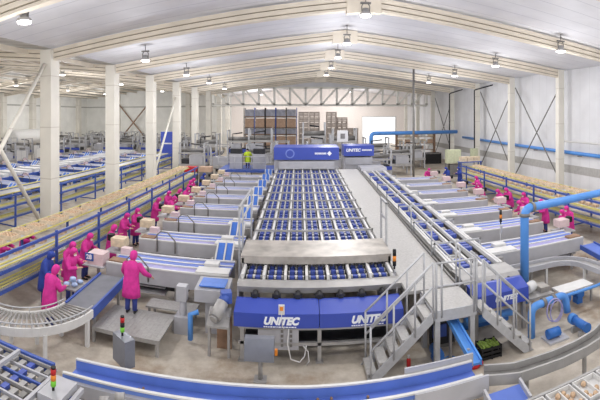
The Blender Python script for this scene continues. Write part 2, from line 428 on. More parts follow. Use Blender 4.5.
cp=MB().b(-.98,-.02,9.87,9.96,.30,.83).build('switch_panel','panel',t)
s_=MB()
for i in range(4):
    for j in range(4):
        if i<2 and j>1: continue
        s_.b(-.86+.21*i,-.80+.21*i,9.85,9.88,.38+.11*j,.44+.11*j)
s_.build('switch','dsteel',cp)
MB().tube([(-.25,9.86,.83),(-.28,9.75,.5),(-.2,9.7,.18),(0,9.72,.1),(.12,9.8,.2),(.16,9.85,.42)],.016,6).tube([(.08,9.84,.42),(.2,9.8,.3),(.22,9.75,.1),(.15,9.74,.02)],.014,6).build('hanging_cable','white',t)
wp=MB().b(-.49,-.35,9.79,9.84,1.16,1.38).build('warning_plate','white',t); MB().b(-.46,-.38,9.775,9.79,1.26,1.35).build('warning_sticker','orange',wp)
MB().tube([(-.42,9.785,1.2),(-.40,9.78,.9),(-.36,9.78,.84)],.01,6).build('plate_cable','white',t)
MB().prism([(10.52,1.36),(10.46,1.52),(10.60,1.61),(10.75,1.60),(10.75,1.36)],'X',XA-.02,XB+.12).build('front_beam','steel',t)
for i in range(7):
    x=XA+.45+i*.53
    MB().b(x-.11,x+.11,10.36,10.44,1.25,1.38).tube([(x,10.28,1.36),(x,10.46,1.40)],.07,8).build('lane_motor','dark',t)
W=(XB-XA-.16)/7
l0=None
for i in range(7):
    x=XA+.08+W*(i+.5)
    if l0 is None:
        mb=sorter_lane_mesh(W*.86,10.8,27.6,lz); mb.v=[(v[0]+x,v[1],v[2]) for v in mb.v]
        l0=mb.build('carrier_lane',['cup','dark','white'],t)
    else:
        d=l0.copy(); C.objects.link(d); d.location=(W*i,0,0)
r0=None
for i in range(8):
    x=XA+.08+W*i
    if r0 is None:
        r0=MB().bar((x,10.75,lz(10.75)+.10),(x,27.6,lz(27.6)+.10),.07,.12).build('lane_rail','white',t)
    else:
        d=r0.copy(); C.objects.link(d); d.location=(W*i,0,0)
MB().prism([(11.42,1.97),(12.75,2.02),(12.75,1.96),(11.5,1.91),(11.5,1.76),(11.42,1.76)],'X',XA-.06,XB+.06).build('cover_plate','stain',t)
for s,x in ((-1,XA),(1,XB)):
    MB().prism([(11.42,1.5),(12.75,1.5),(12.75,1.95),(11.42,1.9)],'X',x-.03,x+.03).build('side_cheek','steel',t)
    MB().prism([(10.5,.95),(27.6,1.0),(27.6,lz(27.6)+.1),(10.5,lz(10.5)+.02)],'X',x-.02,x+.02).build('side_panel','panel',t)
m=MB()
for i in range(40): m.b(XA+.1+i*.1,XA+.16+i*.1,11.40,11.43,1.70,1.765)
m.build('lip_bracket','dark',t)
for y in (14.2,15.6,17.0,18.5,20.1,21.8,23.6,25.4):
    MB().b(XA-.03,XB+.03,y-.03,y+.03,lz(y)+.20,lz(y)+.26).b(XA-.03,XA+.02,y-.03,y+.03,lz(y)-.1,lz(y)+.26).b(XB-.02,XB+.03,y-.03,y+.03,lz(y)-.1,lz(y)+.26).build('cross_bar','steel',t)
MB().b(XA-.12,XB+.07,27.7,29.4,1.4,2.9).b(XA+.2,XB-.2,27.35,27.5,2.35,2.85).build('vision_cabinet_base','panel',t)
hb=MB().prism([(27.3,2.95),(27.3,3.75),(29.4,3.8),(29.4,2.95)],'X',XA-.12,XB+.10).build('vision_hood','hood',t)
MB().tube([(-.62,27.28,3.35),(-.62,27.3,3.35)],.30,20).build('round_emblem','belt',hb)
MB().tube([(-.62,27.26,3.35),(-.62,27.29,3.35)],.22,20).build('emblem_disc','hood',hb)
m=MB()
for i in range(9): m.b(1.0+i*.085,1.06+i*.085,27.28,27.31,3.3,3.42)
m.prism([(1.95,3.20),(2.10,3.36),(1.95,3.52),(1.80,3.36)],'Y',27.28,27.31)
m.build('small_lettering','ink',hb)

# second sorter, right of the walkway
def lz2(y): return 1.2+(y-10.75)*0.036
XC,XD=4.33,5.95
t=thing('fruit_sorter','narrow two-lane sorting line with a short blue lettered hood right of the walkway','sorting machine',((XC+XD)/2,9.8,0))
h=MB().prism([(9.8,.78),(9.8,1.15),(10.2,1.30),(10.3,1.30),(10.3,.78)],'X',XC,XD).build('hood_panel','hood',t)
logo(5.25,.98,9.795,.16,h,sub=False)
for x in (XC+.1,XD-.1):
    MB().b(x-.045,x+.045,9.86,9.95,0,.8).build('leg','steel',t)
    for y in (13,17,21,25): MB().b(x-.045,x+.045,y-.045,y+.045,0,lz2(y)-.1).build('leg','steel',t)
MB().prism([(10.42,1.18),(10.36,1.28),(10.5,1.36),(11.3,1.36),(11.3,1.2)],'X',XC-.05,XD+.05).build('front_beam','steel',t)
for i in range(3):
    x=XC+.3+i*.5; MB().tube([(x,10.25,1.2),(x,10.4,1.24)],.07,8).build('lane_motor','dark',t)
W2=(XD-XC-.2)/2
for i in range(2):
    x=XC+.1+W2*(i+.5)
    mb=MB(); mb.prism([(11.3,lz2(11.3)-.1),(28.6,lz2(28.6)-.1),(28.6,lz2(28.6)-.03),(11.3,lz2(11.3)-.03)],'X',x-.18,x+.18,1)
    y=11.5; k=0
    while y<28.3:
        zz=lz2(y)
        if k%6 in (0,1,2) : mb.b(x-.15,x+.15,y,y+.17,zz-.02,zz+.12,0)
        else: mb.b(x-.16,x+.16,y,y+.12,zz-.03,zz+.0,2)
        y+=.24; k+=1
    mb.build('carrier_lane',['cup','dsteel','white'],t)
for i in range(3):
    for dxx in (-.14,.14):
        x=XC+.1+W2*i+dxx*(0.35 if i in (0,2) else 1)
        MB().bar((x,11.3,lz2(11.3)+.10),(x,28.6,lz2(28.6)+.10),.07,.13).build('lane_rail','white',t)
for s,x in ((-1,XC),(1,XD)):
    MB().prism([(10.4,.9),(28.6,1.3),(28.6,lz2(28.6)+.02),(10.4,lz2(10.4)+.05)],'X',x-.02,x+.02).build('side_panel','steel',t)
for y in (13,15.5,18,20.5,23,25.5):
    MB().b(XC-.03,XD+.03,y-.025,y+.025,lz2(y)+.32,lz2(y)+.37).b(XC-.03,XC+.02,y-.025,y+.025,lz2(y)-.1,lz2(y)+.37).b(XD-.02,XD+.03,y-.025,y+.025,lz2(y)-.1,lz2(y)+.37).build('cross_bar','galv',t)
MB().prism([(28.6,1.2),(28.6,2.0),(28.75,2.2),(30.4,2.2),(30.4,1.2)],'X',XC-.1,XD+.1).build('end_cover','panel',t)
t=thing('vision_grader','small blue lettered grading hood on a pale cabinet beyond the end of the walkway','grading machine',(4.37,30.9,0))
MB().b(3.32,5.42,30.9,32.4,.0,2.75).b(3.42,5.32,30.8,30.9,2.2,2.7).build('cabinet','panel',t)
hb=MB().b(3.27,5.5,30.7,32.5,2.85,3.62).build('vision_hood','hood',t)
text('lettering','UNITEC',.30,(3.95,30.69,3.27),RX,'ink',hb,.006,.2,.012,1.0)
m=MB()
for i in range(9): m.b(4.6+i*.085,4.66+i*.085,30.68,30.7,3.22,3.34)
m.build('small_lettering','ink',hb)

# ------------------------------------------------------------------ walkway, landing, stairs
def wz(y): return 1.37+(y-10.2)*.040
t=thing('walkway','long pale gangway of punched metal plates between the two sorting lines','walkway',(3.25,10.2,0))
MB().prism([(10.24,wz(10.24)-.08),(28.9,wz(28.9)-.08),(28.9,wz(28.9)),(10.24,wz(10.24))],'X',2.66,4.0).build('deck','plate',t)
for x in (2.63,4.03): MB().prism([(10.24,wz(10.24)-.14),(28.9,wz(28.9)-.14),(28.9,wz(28.9)+.06),(10.24,wz(10.24)+.06)],'X',x-.02,x+.02).build('kerb','dsteel',t)
for y in (13,17,21,25,28.5):
    for x in (2.7,3.95): MB().b(x-.04,x+.04,y-.04,y+.04,0,wz(y)-.08).build('leg','galv',t)
r=MB()
for y in (10.3,12.4,14.8): r.tube([(4.03,y,wz(y)),(4.03,y,wz(y)+1.08)],.025,6)
for z in (1.08,.55): r.tube([(4.03,10.3,wz(10.3)+z),(4.03,14.8,wz(14.8)+z)],.024,6)
r.build('side_railing','galv',t,True)
# landing
lx0,lx1,ly0,ly1=3.02,4.06,9.05,10.18
t=thing('stair_landing','galvanised square landing between the two flights at the front of the gangway','landing',((lx0+lx1)/2,ly0,0))
MB().b(lx0,lx1,ly0,ly1,1.31,1.37).build('deck','plate',t)
MB().b(lx0,lx1,ly0-.03,ly0,1.12,1.37).b(lx0,lx1,ly1,ly1+.02,1.12,1.31).b(lx0-.02,lx0,ly0,ly1,1.14,1.3).b(lx1,lx1+.02,ly0,ly1,1.14,1.3).build('edge_beam','galv',t)
for x in (lx0+.07,lx1-.1):
    for y in (ly0+.06,ly1-.08): MB().b(x-.06,x+.06,y-.06,y+.06,0,1.3).build('leg','galv',t)
r=MB()
pts=[(lx0+.02,ly0-.02),(lx1-.02,ly0-.02)]
for x,y in ((lx0+.03,ly0-.02),(lx0+.16,ly0-.02),(lx1-.08,ly0-.02),(lx1-.01,ly0-.02)): r.tube([(x,y,1.2),(x,y,2.45)],.026,6)
for z in (2.45,1.92): r.tube([(lx0+.03,ly0-.02,z),(lx1-.01,ly0-.02,z)],.024,6)
r.build('front_railing','galv',t,True)
r=MB()
for y in (9.08,10.1): r.tube([(lx1-.01,y,1.25),(lx1-.01,y,2.45)],.025,6)
for z in (2.45,1.92): r.tube([(lx1-.01,9.08,z),(lx1-.01,10.1,z)],.024,6)
r.build('side_railing','galv',t,True)
def stair(name,label,x_top,x_bot,y0,y1,n,rail_h,both):
    t=thing(name,label,'stairs',(x_bot,y0,0))
    s=1 if x_bot>x_top else -1
    for y in (y0,y1):
        MB().prism([(x_bot,0),(x_bot-s*.28,0),(x_top,1.13),(x_top,1.37),(x_top+s*.02,1.37)],'Y',y-.02,y+.02).build('stringer','galv',t)
    for k in range(n):
        f=(k+.5)/n; x=x_bot+(x_top-x_bot)*f-s*.04 if s<0 else x_bot+(x_top-x_bot)*f-.02; z=1.37*(k+.75)/(n+.2)
        MB().b(x-.12,x+.10 if s<0 else x+.12,y0+.02,y1-.02,z-.035,z).build('tread','plate',t)
        MB().b(x-.11 if s<0 else x+.09,x-.09 if s<0 else x+.11,y0+.02,y1-.02,z-.16,z-.035).build('riser','plate',t)
    for y in (y0-.02,y1+.02) if both else (y0-.02,):
        r=MB(); xb=x_bot-s*.12; zb=.1
        for z0_ in (rail_h,rail_h*.52): r.tube([(xb,y,zb+z0_),(x_top,y,1.37+z0_)],.025,6)
        for f in (0,.36,.70,1.0):
            x=xb+(x_top-xb)*f; zz=zb+(1.37-zb)*f
            r.tube([(x,y,max(.02,zz-.12)),(x,y,zz+rail_h)],.025,6)
        r.build('handrail','galv',t,True)
    return t
stair('metal_staircase','galvanised stair with two handrails climbing right in front of the wide blue hood',2.97,1.42,9.02,9.70,6,1.12,True)
stair('metal_staircase','galvanised stair descending right from the landing in front of the narrow blue hood',4.12,5.52,8.85,9.5,5,1.10,True)

# guard rails beside the main sorter
def guard(label,x,ys,ztop,zl):
    t=thing('guard_rail',label,'railing',(x,ys[0],0))
    for y in ys: MB().b(x-.03,x+.03,y-.03,y+.03,0,ztop).build('post','galv',t)
    MB().b(x-.03,x+.03,ys[0]-.03,ys[-1]+.03,ztop-.03,ztop+.03).b(x-.025,x+.025,ys[0],ys[-1],ztop-.52,ztop-.47).build('rail','galv',t)
guard('tall steel guard rail on posts at the left flank of the wide sorting line',XA-.22,(12.3,13.0,15.4),3.1,0)
guard('tall steel guard rail at the gangway edge right of the wide sorting line',2.58,(12.3,13.1),3.2,0)

# ------------------------------------------------------------------ packing conveyors
def make_lane(label, group):
    """belt runs along local x from 0 (outer, worker end) to 3.9 (sorter end); local y 0 is the side facing the camera"""
    t=thing('packing_conveyor',label,'conveyor',(0,0,0),group,local=True)
    L=3.9
    MB().b(0,L,0,.05,.66,1.13).b(0,L,1.22,1.27,.66,1.13).b(0,.05,.05,1.22,.7,1.1).build('side_panel','panel',t)
    MB().b(.0,L,.06,.46,1.08,1.12).build('near_belt','belt2',t)
    MB().b(.1,L,.52,.80,1.09,1.14).build('middle_belt','dbelt',t)
    MB().b(.1,L,.86,1.2,1.08,1.12).build('far_belt','belt',t)
    MB().b(.0,L,-.01,.06,1.13,1.17).b(0,L,.46,.52,1.1,1.16).b(0,L,.80,.86,1.1,1.16).b(0,L,1.2,1.28,1.13,1.17).build('guide_rail','white',t)
    for x in (.5,2.3,3.6):
        for y in (.08,1.16): MB().b(x-.04,x+.04,y-.04,y+.04,0,.7).build('leg','steel',t)
    MB().tube([(.75,-.06,.75),(.75,-.06,1.38),(.9,-.06,1.52),(1.15,-.06,1.5),(1.45,-.06,1.2),(1.45,-.06,.75)],.025,6).build('guard_hoop','dsteel',t)
    MB().b(.2,1.9,.2,1.0,.30,.36).b(.2,1.9,.2,1.0,.5,.54).build('undershelf','galv',t)
    ch=MB().prism([(1.35,1.0),(1.35,1.06),(1.95,1.52),(1.95,1.46)],'X',3.2,3.78).build('drop_chute','mchute',t)
    m=MB()
    for x in (3.2,3.48,3.74): m.prism([(1.33,1.06),(1.33,1.10),(1.95,1.57),(1.95,1.52)],'X',x,x+.05)
    m.build('chute_rail','white',ch)
    MB().b(3.0,3.85,1.3,1.36,.62,1.05).b(3.0,3.06,1.36,2.0,.62,1.0).build('chute_frame','steel',t)
    MB().b(2.9,3.9,.02,.5,1.17,1.21).b(3.05,3.5,.55,.85,1.16,1.28).build('cover_plate','white',t)
    MB().b(.05,.55,.1,.45,1.125,1.20).build('fruit_tray','brown',t)
    MB().b(.1,.45,.9,1.15,1.125,1.35).build('display_box','pink',t)
    MB().b(1.7,2.6,.3,1.0,.42,.64).b(1.0,1.5,.35,.9,.40,.60).build('drive_unit','dark',t)
    MB().b(3.55,3.9,-.18,-.02,.78,1.08).build('junction_box','steel',t)
    MB().tube([(3.3,.3,.55),(3.3,.8,.55)],.12,10).b(3.2,3.4,.1,.3,.42,.66).build('belt_motor','mblue',t)
    return t
LY=[12.0+2.8*k for k in range(8)]; RY=[12.6+2.8*k for k in range(7)]
lane=None
for k,y in enumerate(LY):
    lab='%s packing conveyor from the camera on the left side of the sorting line'%ORD[k]
    if lane is None:
        lane=make_lane(lab,'packing conveyors left of the sorter'); lane.location=(-5.95,y,0)
    else: dup(lane,(-5.95,y,0),lab)
# right-hand conveyors: a mirrored build
def mirror_tree(src,label,loc,group):
    r=src.copy(); C.objects.link(r); r.location=loc; r['label']=label; r['group']=group
    for c in kids(src):
        if c.name.startswith(('drop_chute','chute_frame','display_box','guard_hoop')): continue
        d=c.copy(); d.data=c.data.copy(); C.objects.link(d); d.parent=r
        d.data.transform(Matrix.Diagonal((-1,1,1,1))); d.data.flip_normals()
        for g in kids(c):
            e=g.copy(); e.data=g.data.copy(); C.objects.link(e); e.parent=d
            e.data.transform(Matrix.Diagonal((-1,1,1,1))); e.data.flip_normals()
    return r
rl=None
for k,y in enumerate(RY):
    lab='%s packing conveyor from the camera on the right side, next to the right wall'%ORD[k]
    if rl is None: rl=mirror_tree(lane,lab,(10.1,y,0),'packing conveyors right of the sorter')
    else: dup(rl,(10.1,y,0),lab)
# packing stations at the outer ends
def make_station(label,group,box):
    t=thing('packing_station',label,'packing station',(0,0,0),group,local=True)
    MB().b(-.05,.05,-.05,.05,0,1.16).b(-.25,.25,-.25,.25,0,.03).build('post','steel',t)
    MB().b(-.45,.35,-.35,.35,.95,1.0).build('table','galv',t)
    MB().b(-.26,.26,-.26,.18,1.16,1.45).build('cabinet',box,t)
    MB().b(-.46,-.27,-.12,.12,1.3,1.52).build('monitor','black',t)
    return t
st=None
for k,y in enumerate(LY):
    lab='packing station with a pale box at the worker end of the %s left conveyor'%ORD[k]
    if k==0: st=make_station(lab,'packing stations on the left','tan'); st.location=(-6.25,y+1.75,0)
    else: dup(st,(-6.25,y+1.75,0),lab)
st2=None
for k,y in enumerate(RY):
    lab='packing station with a pinkish box at the wall end of the %s right conveyor'%ORD[k]
    if k==0:
        st2=make_station(lab,'packing stations on the right','pink'); st2.location=(10.35,y+1.75,0); st2.rotation_euler=(0,0,PI)
    else: dup(st2,(10.35,y+1.75,0),lab,rz=PI)

# ------------------------------------------------------------------ tiered supply conveyors
def tier(name,label,s,xp,ys,z,depth=1.5,group=None,top='panel'):
    """posts at x = xp, tiers stepping away from the hall's middle (direction s)"""
    y0,y1=ys[0]-.12,ys[-1]+1.0
    t=thing(name,label,'conveyor',(xp,y0,0),group)
    def X(a,b): return (min(xp+s*a,xp+s*b),max(xp+s*a,xp+s*b))
    for y in ys:
        MB().b(*X(-.04,.04),y-.04,y+.04,0,z).build('post','blue',t)
        MB().b(*X(depth-.04,depth+.04),y-.04,y+.04,0,z-.15).b(*X(.04,depth-.04),y-.03,y+.03,.3,.36).build('post','blue',t)
    for zz in (z-.10,z-.62,z-1.18): MB().b(*X(-.03,.03),y0,y1,zz-.045,zz+.045).build('side_rail','blue',t)
    MB().b(*X(depth-.03,depth+.03),y0,y1,z-.24,z-.12).build('side_rail','blue',t)
    for a,b_,zz in ((.07,.11,z-.50),(.30,.35,z-.52),(.07,.11,z-1.06),(.24,.29,z-1.08),(.42,.47,z-1.08)):
        MB().b(*X(a,b_),y0,y1,zz-.02,zz+.02).build('yellow_belt','yellow',t)
    MB().b(*X(.06,.8),y0,y1,z-.58,z-.55).b(*X(.06,.8),y0,y1,z-1.14,z-1.11).build('tier_pan','panel',t)
    MB().b(*X(.75,depth-.05),y0,y1,z-.20,z-.15).build('top_belt',top,t)
    MB().b(*X(.70,.76),y0,y1,z-.20,z-.15).build('guide_rail','yellow',t)
    MB().b(*X(depth-.07,depth-.03),y0,y1,z-.1,z-.04).build('guide_rail','yellow',t)
    return t
LP=[8.9+3.13*k for k in range(8)]
tier('tiered_conveyor','long blue framed rack of yellow belts and tan trays behind the left packers',-1,-7.85,LP,1.9)
RP=[10.3+3.25*k for k in range(7)]
tier('tiered_conveyor','long blue framed rack of yellow belts and cartons along the right wall',1,12.5,RP,1.95)
tier('tiered_conveyor','blue and yellow belt rack running just behind the left column row',-1,-13.0,[12+4.2*k for k in range(8)],2.0,top='panel')
def make_tray(label,group):
    t=thing('produce_tray',label,'tray',(0,0,0),group,local=True)
    m=MB(); m.b(-.3,.3,-.25,-.23,0,.13).b(-.3,.3,.23,.25,0,.13).b(-.3,-.28,-.23,.23,0,.13).b(.28,.3,-.23,.23,0,.13).b(-.28,.28,-.23,.23,0,.02)
    m.build('carton','tan',t)
    g=MB()
    for i in range(4):
        for j in range(3): g.ball((-.2+.135*i,-.14+.14*j,.09),.06,0,6,4)
    g.build('fruit','goods',t)
    return t
tr=None; n=0
spots=[]
R3=random.Random(11)
y=9.2
while y<31.4:
    spots.append((-8.90+R3.uniform(-.03,.03),y,1.756,'L')); y+=R3.uniform(.58,.95)
y=10.2
while y<30.5:
    spots.append((13.55+R3.uniform(-.03,.03),y,1.806,'R')); y+=R3.uniform(.6,1.0)
labs={'L':'tan carton tray of fruit riding the top belt of the left tiered rack','R':'tan carton tray of fruit riding the top belt of the right wall rack'}
grp={'L':'trays on the left rack','R':'trays on the right rack'}
for x,y,z,sd in spots:
    if tr is None: tr=make_tray(labs[sd],grp[sd]); tr.location=(x,y,z)
    else: dup(tr,(x,y,z),labs[sd],group=grp[sd],rz=R3.uniform(-.05,.05))
# low packs on the middle tiers
pk=None
for sd,xp,s,y0,y1,zb in (('left',-7.85,-1,9.2,31,1.9-.55),('right',12.5,1,10.5,30.5,1.95-.55)):
    y=y0
    while y<y1:
        lab='small brown produce pack on the middle tier of the %s rack'%sd
        x=xp+s*.66
        if pk is None:
            pk=MB().b(-.10,.10,-.16,.16,0,.12).ball((0,0,.1),(.08,.13,.06),0,8,5).build('produce_pack','goods'); tag(pk,lab,'pack','packs on the middle tier of the %s rack'%sd); pk.location=(x,y,zb+.002)
        else:
            d=pk.copy(); C.objects.link(d); d.location=(x,y,zb+.002); d['label']=lab; d['group']='packs on the middle tier of the %s rack'%sd
        y+=R3.uniform(.45,.8)
#@PART3
# ------------------------------------------------------------------ people
def skin_mesh(name, verts, edges, radii, root, material, sub=1):
    me=bpy.data.meshes.new(name); me.from_pydata(verts, edges, [])
    o=bpy.data.objects.new(name, me); C.objects.link(o)
    sk=o.modifiers.new('skin','SKIN'); sk.use_smooth_shade=True
    if sub: ss=o.modifiers.new('sub','SUBSURF'); ss.levels=sub; ss.render_levels=sub
    for i,r in enumerate(radii):
        d=me.skin_vertices[0].data[i]; rr=r if isinstance(r,tuple) else (r,r); d.radius=rr; d.use_root=(i==root)
    bpy.context.view_layer.update()
    dg=bpy.context.evaluated_depsgraph_get()
    out=bpy.data.meshes.new_from_object(o.evaluated_get(dg)); out.name=name
    bpy.data.objects.remove(o); bpy.data.meshes.remove(me)
    out.materials.clear(); out.materials.append(M[material])
    for p in out.polygons: p.use_smooth=True; p.material_index=0
    return out
def ell(c, u, v, a, b, n=12):
    return [c+u*(a*math.cos(2*PI*k/n))+v*(b*math.sin(2*PI*k/n)) for k in range(n)]
def person_meshes(hands, lean, nod, turn=0.0):
    X=Vector((1,0,0)); up=Vector((0,math.sin(lean),math.cos(lean))); fw=Vector((0,math.cos(lean),-math.sin(lean)))
    hip=Vector((0,0,.86)); chest=hip+up*.34; neck=hip+up*.53
    hd=lean+nod; hu=Vector((0,math.sin(hd),math.cos(hd))); hf=Vector((math.sin(turn)*.6,math.cos(hd),-math.sin(hd))).normalized()
    hc=neck+hu*.165+hf*.03
    V=[];E_=[];Rr=[]
    def add(p,r,par=None):
        V.append(tuple(p)); Rr.append(r)
        if par is not None: E_.append((par,len(V)-1))
        return len(V)-1
    i_h=add(hip,.13); i_w=add(hip+up*.17,.115,i_h); i_c=add(chest,(.15,.12),i_w); i_n=add(neck,.055,i_c)
    i_j=add(neck+hu*.07+hf*.01,.06,i_n); i_m=add(hc-hu*.02,(.078,.092),i_j); i_t=add(hc+hu*.075,(.07,.082),i_m)
    add(hc-hu*.02+hf*.118,.014,i_m)                                          # nose
    arms=[]
    for s,hp in ((-1,Vector(hands[0])),(1,Vector(hands[1]))):
        sh=hip+up*.46+X*(s*.185); i_s=add(sh,.058,i_c)
        d=hp-sh; L=d.length; a=.285; b=.27; k=min(L,a+b-.01)
        hp=sh+d.normalized()*k; d=(hp-sh)
        h_=math.sqrt(max(0,a*a-(k*.515)**2))
        out=(Vector((s*.6,-.5,-.8)) - d.normalized()*Vector((s*.6,-.5,-.8)).dot(d.normalized())).normalized()
        el=sh+d*.515+out*h_
        i_e=add(el,.042,i_s); i_wr=add(hp,.028,i_e)
        fd=(hp-el).normalized(); pal=hp+fd*.07; i_p=add(pal,(.034,.02),i_wr)
        side=fd.cross(Vector((0,0,1))); side=side.normalized() if side.length>.1 else X
        down=Vector((0,0,-1)); down=(down-fd*down.dot(fd)).normalized() if abs(fd.z)<.95 else fw
        for q,(o_,l_) in enumerate(((-.027,.062),(-.009,.074),(.009,.07),(.027,.055))):
            f1=add(pal+side*o_+fd*(.02+l_*.5)+down*.006,.0095,i_p); add(pal+side*o_*1.1+fd*(.02+l_)+down*.028,.008,f1)
        th=add(hp+fd*.035-side*(s*.04)+down*.012,.010,i_wr); add(hp+fd*.075-side*(s*.052)+down*.03,.009,th)
        arms.append((sh,el,hp))
    for s in (-1,1):
        i_l=add(Vector((s*.095,0,.80)),.085,i_h); i_k=add(Vector((s*.10,.02,.46)),.06,i_l); i_a=add(Vector((s*.105,-.01,.09)),.042,i_k); add(Vector((s*.115,.13,.035)),.036,i_a)
    body=skin_mesh('body',V,E_,Rr,0,'skin')
    # coat: torso and skirt loft plus two sleeves
    m=MB()
    rings=[]
    for z,a,b,dy in ((.47,.255,.20,0),(.62,.245,.19,0),(.80,.225,.175,0)): rings.append(ell(Vector((0,dy,z)),X,Vector((0,1,0)),a*1.08,b*1.08))
    for t_,a,b in ((.04,.215,.165),(.18,.195,.15),(.34,.22,.16),(.46,.205,.135),(.52,.13,.10),(.565,.075,.075)): rings.append(ell(hip+up*t_,X,fw,a*1.1,b*1.1))
    m.loft(rings,0)
    for sh,el,hp in arms:
        wr=hp-(hp-el).normalized()*.02
        m.tube([sh-(el-sh)*.12,sh+(el-sh)*.12,sh+(el-sh)*.6,el,el+(wr-el)*.35,wr],[.075,.10,.086,.078,.070,.056],10)
    hood=MB(); hr=[]
    side=hf.cross(hu).normalized()
    for t_,a,b,o_ in ((-.135,.062,.062,-.015),(-.07,.096,.098,-.02),(.0,.108,.112,-.018),(.06,.108,.116,-.006),(.105,.092,.104,0),(.135,.066,.076,0),(.152,.03,.035,0)):
        hr.append(ell(hc+hu*t_+hf*o_,side,hf,a,b))
    hood.loft(hr,0)
    # open the face: a skin-coloured face oval set in the hood
    face=MB(); face.loft([ell(hc+hf*(.070)+hu*.0,side,hu,.066,.082),ell(hc+hf*.094,side,hu,.060,.074),ell(hc+hf*.108,side,hu,.035,.045)],0)
    nose=MB()
    face.loft([ell(hc+hf*.10+hu*.012,side,hu,.012,.022,6),ell(hc+hf*.128-hu*.01,side,hu,.010,.010,6)],0)
    mask=MB().loft([ell(hc+hf*.085-hu*.042,side,hu,.066,.040),ell(hc+hf*.116-hu*.038,side,hu,.05,.033),ell(hc+hf*.134-hu*.032,side,hu,.02,.016)],0)
    eyes=MB()
    for s in (-1,1): eyes.ball(tuple(hc+hf*.104+hu*.024+side*(s*.028)),.010,0,6,4)
    tr=MB(); sh_=MB()
    for s in (-1,1):
        tr.tube([(s*.09,0,.84),(s*.095,.01,.62),(s*.10,.02,.46),(s*.105,.0,.25),(s*.108,-.01,.09)],[.10,.098,.08,.07,.066],10)
        sh_.loft([ell(Vector((s*.11,-.055+dy,0))+Vector((0,0,h_*.5)),X,Vector((0,0,1)),w_,h_*.5,8) for dy,w_,h_ in ((0,.03,.06),(.03,.042,.10),(.10,.045,.10),(.18,.047,.065),(.23,.03,.045))],0)
    return dict(body=body,coat=m,hood=hood,face=face,mask=mask,eyes=eyes,trousers=tr,shoes=sh_)
PROTO={}
def one_shoe(m,k):
    a=m.p[k]; e=m.p[k+1] if k+1<len(m.p) else (len(m.v),len(m.f)); q=MB(); q.p=[(0,0)]
    q.v=m.v[a[0]:e[0]]; q.f=[[i-a[0] for i in f] for f in m.f[a[1]:e[1]]]; q.m=m.m[a[1]:e[1]]; q.sm=m.sm[a[1]:e[1]]; return q
def person(label, loc, rz, pose, colour='magenta', h=1.0, group=None, trousers='trouser', head='hood'):
    key=(pose,colour,trousers)
    if key in PROTO:
        r=dup(PROTO[key],loc,label,rz=rz); 
        if group: r['group']=group
        r.scale=(h,h,h); return r
    hands,lean,nod=POSES[pose]
    g=person_meshes(hands,lean,nod)
    t=thing('person',label,'person',loc,group,rz,local=True); t.scale=(h,h,h)
    b=bpy.data.objects.new('body',g['body']); C.objects.link(b); b.parent=t
    g['coat'].build('coat',colour,t,True); hd=g['hood'].build('hair_cover' if head=='hood' else 'cap',colour if colour!='hivis' else 'black',t)
    fo=g['face'].build('face','skin',t,True); g['mask'].build('face_mask','mask',fo); g['eyes'].build('eye','eye',fo)
    g['trousers'].build('trousers',trousers,t,True)
    for k in (0,1): one_shoe(g['shoes'],k).build('shoe','shoe',t,True)
    PROTO[key]=t; return t
POSES={'pack':(((-.17,.40,1.08),(.17,.42,1.05)),.20,.35),
       'reach':(((-.34,.40,.90),(.46,.34,.94)),.20,.28),
       'lean':(((-.14,.50,.98),(.26,.48,1.02)),.38,.25),
       'carry':(((-.24,.36,1.22),(.14,.40,1.14)),.08,.30)}
G='packers in magenta coats'
q=-PI/2
person('person in long magenta coat and blue trousers standing on the slatted grey platform, arms spread',(-4.50,10.62,.40),.05,'reach',h=.99)
person('person in magenta coat with back turned, standing inside the curve of the roller conveyor',(-6.5,9.6,0),-.35,'pack')
person('person in navy coat and hood beside the magenta packers at the bag table',(-7.4,10.66,0),q+.2,'pack','navy')
person('person in magenta coat and white mask, nearest to the navy coat at the bag table',(-6.88,11.32,0),q-.1,'carry')
person('person in magenta coat behind the pair at the bag table, against the rack',(-7.35,11.98,0),q-.3,'pack')
person('person in magenta coat, lower of the pair at the second left conveyor',(-7.35,13.1,0),q,'pack')
person('person in magenta coat, upper of the pair at the second left conveyor',(-6.95,14.4,0),q+.5,'carry')
person('person in magenta coat, left of the pair at the third left conveyor',(-7.4,16.5,0),q,'pack')
person('person in magenta coat, right of the pair at the third left conveyor',(-7.2,17.5,0),q-.4,'carry')
for i,(x,y,a,p) in enumerate(((-7.25,20.2,0,'pack'),(-6.75,20.9,.4,'lean'),(-7.2,22.1,-.3,'carry'),(-6.95,23.0,.2,'pack'),(-6.8,23.9,0,'lean'),(-7.05,26.1,.3,'carry'),(-7.2,27.2,-.2,'pack'))):
    person('%s person in magenta coat from the near end of the far left packing row'%ORD[i],(x,y,0),q+a,p,group='far left packers')
person('person in navy coat at the far end of the left packing row near red cartons',(-7.1,29.8,0),q,'pack','navy')
person('person in magenta coat bending over the outer side of the left rack, farther one',(-9.95,12.95,0),q,'pack')
person('person in magenta coat on the outer side of the left rack, nearest the picture edge',(-10.1,11.7,0),q+.4,'lean')
q=PI/2
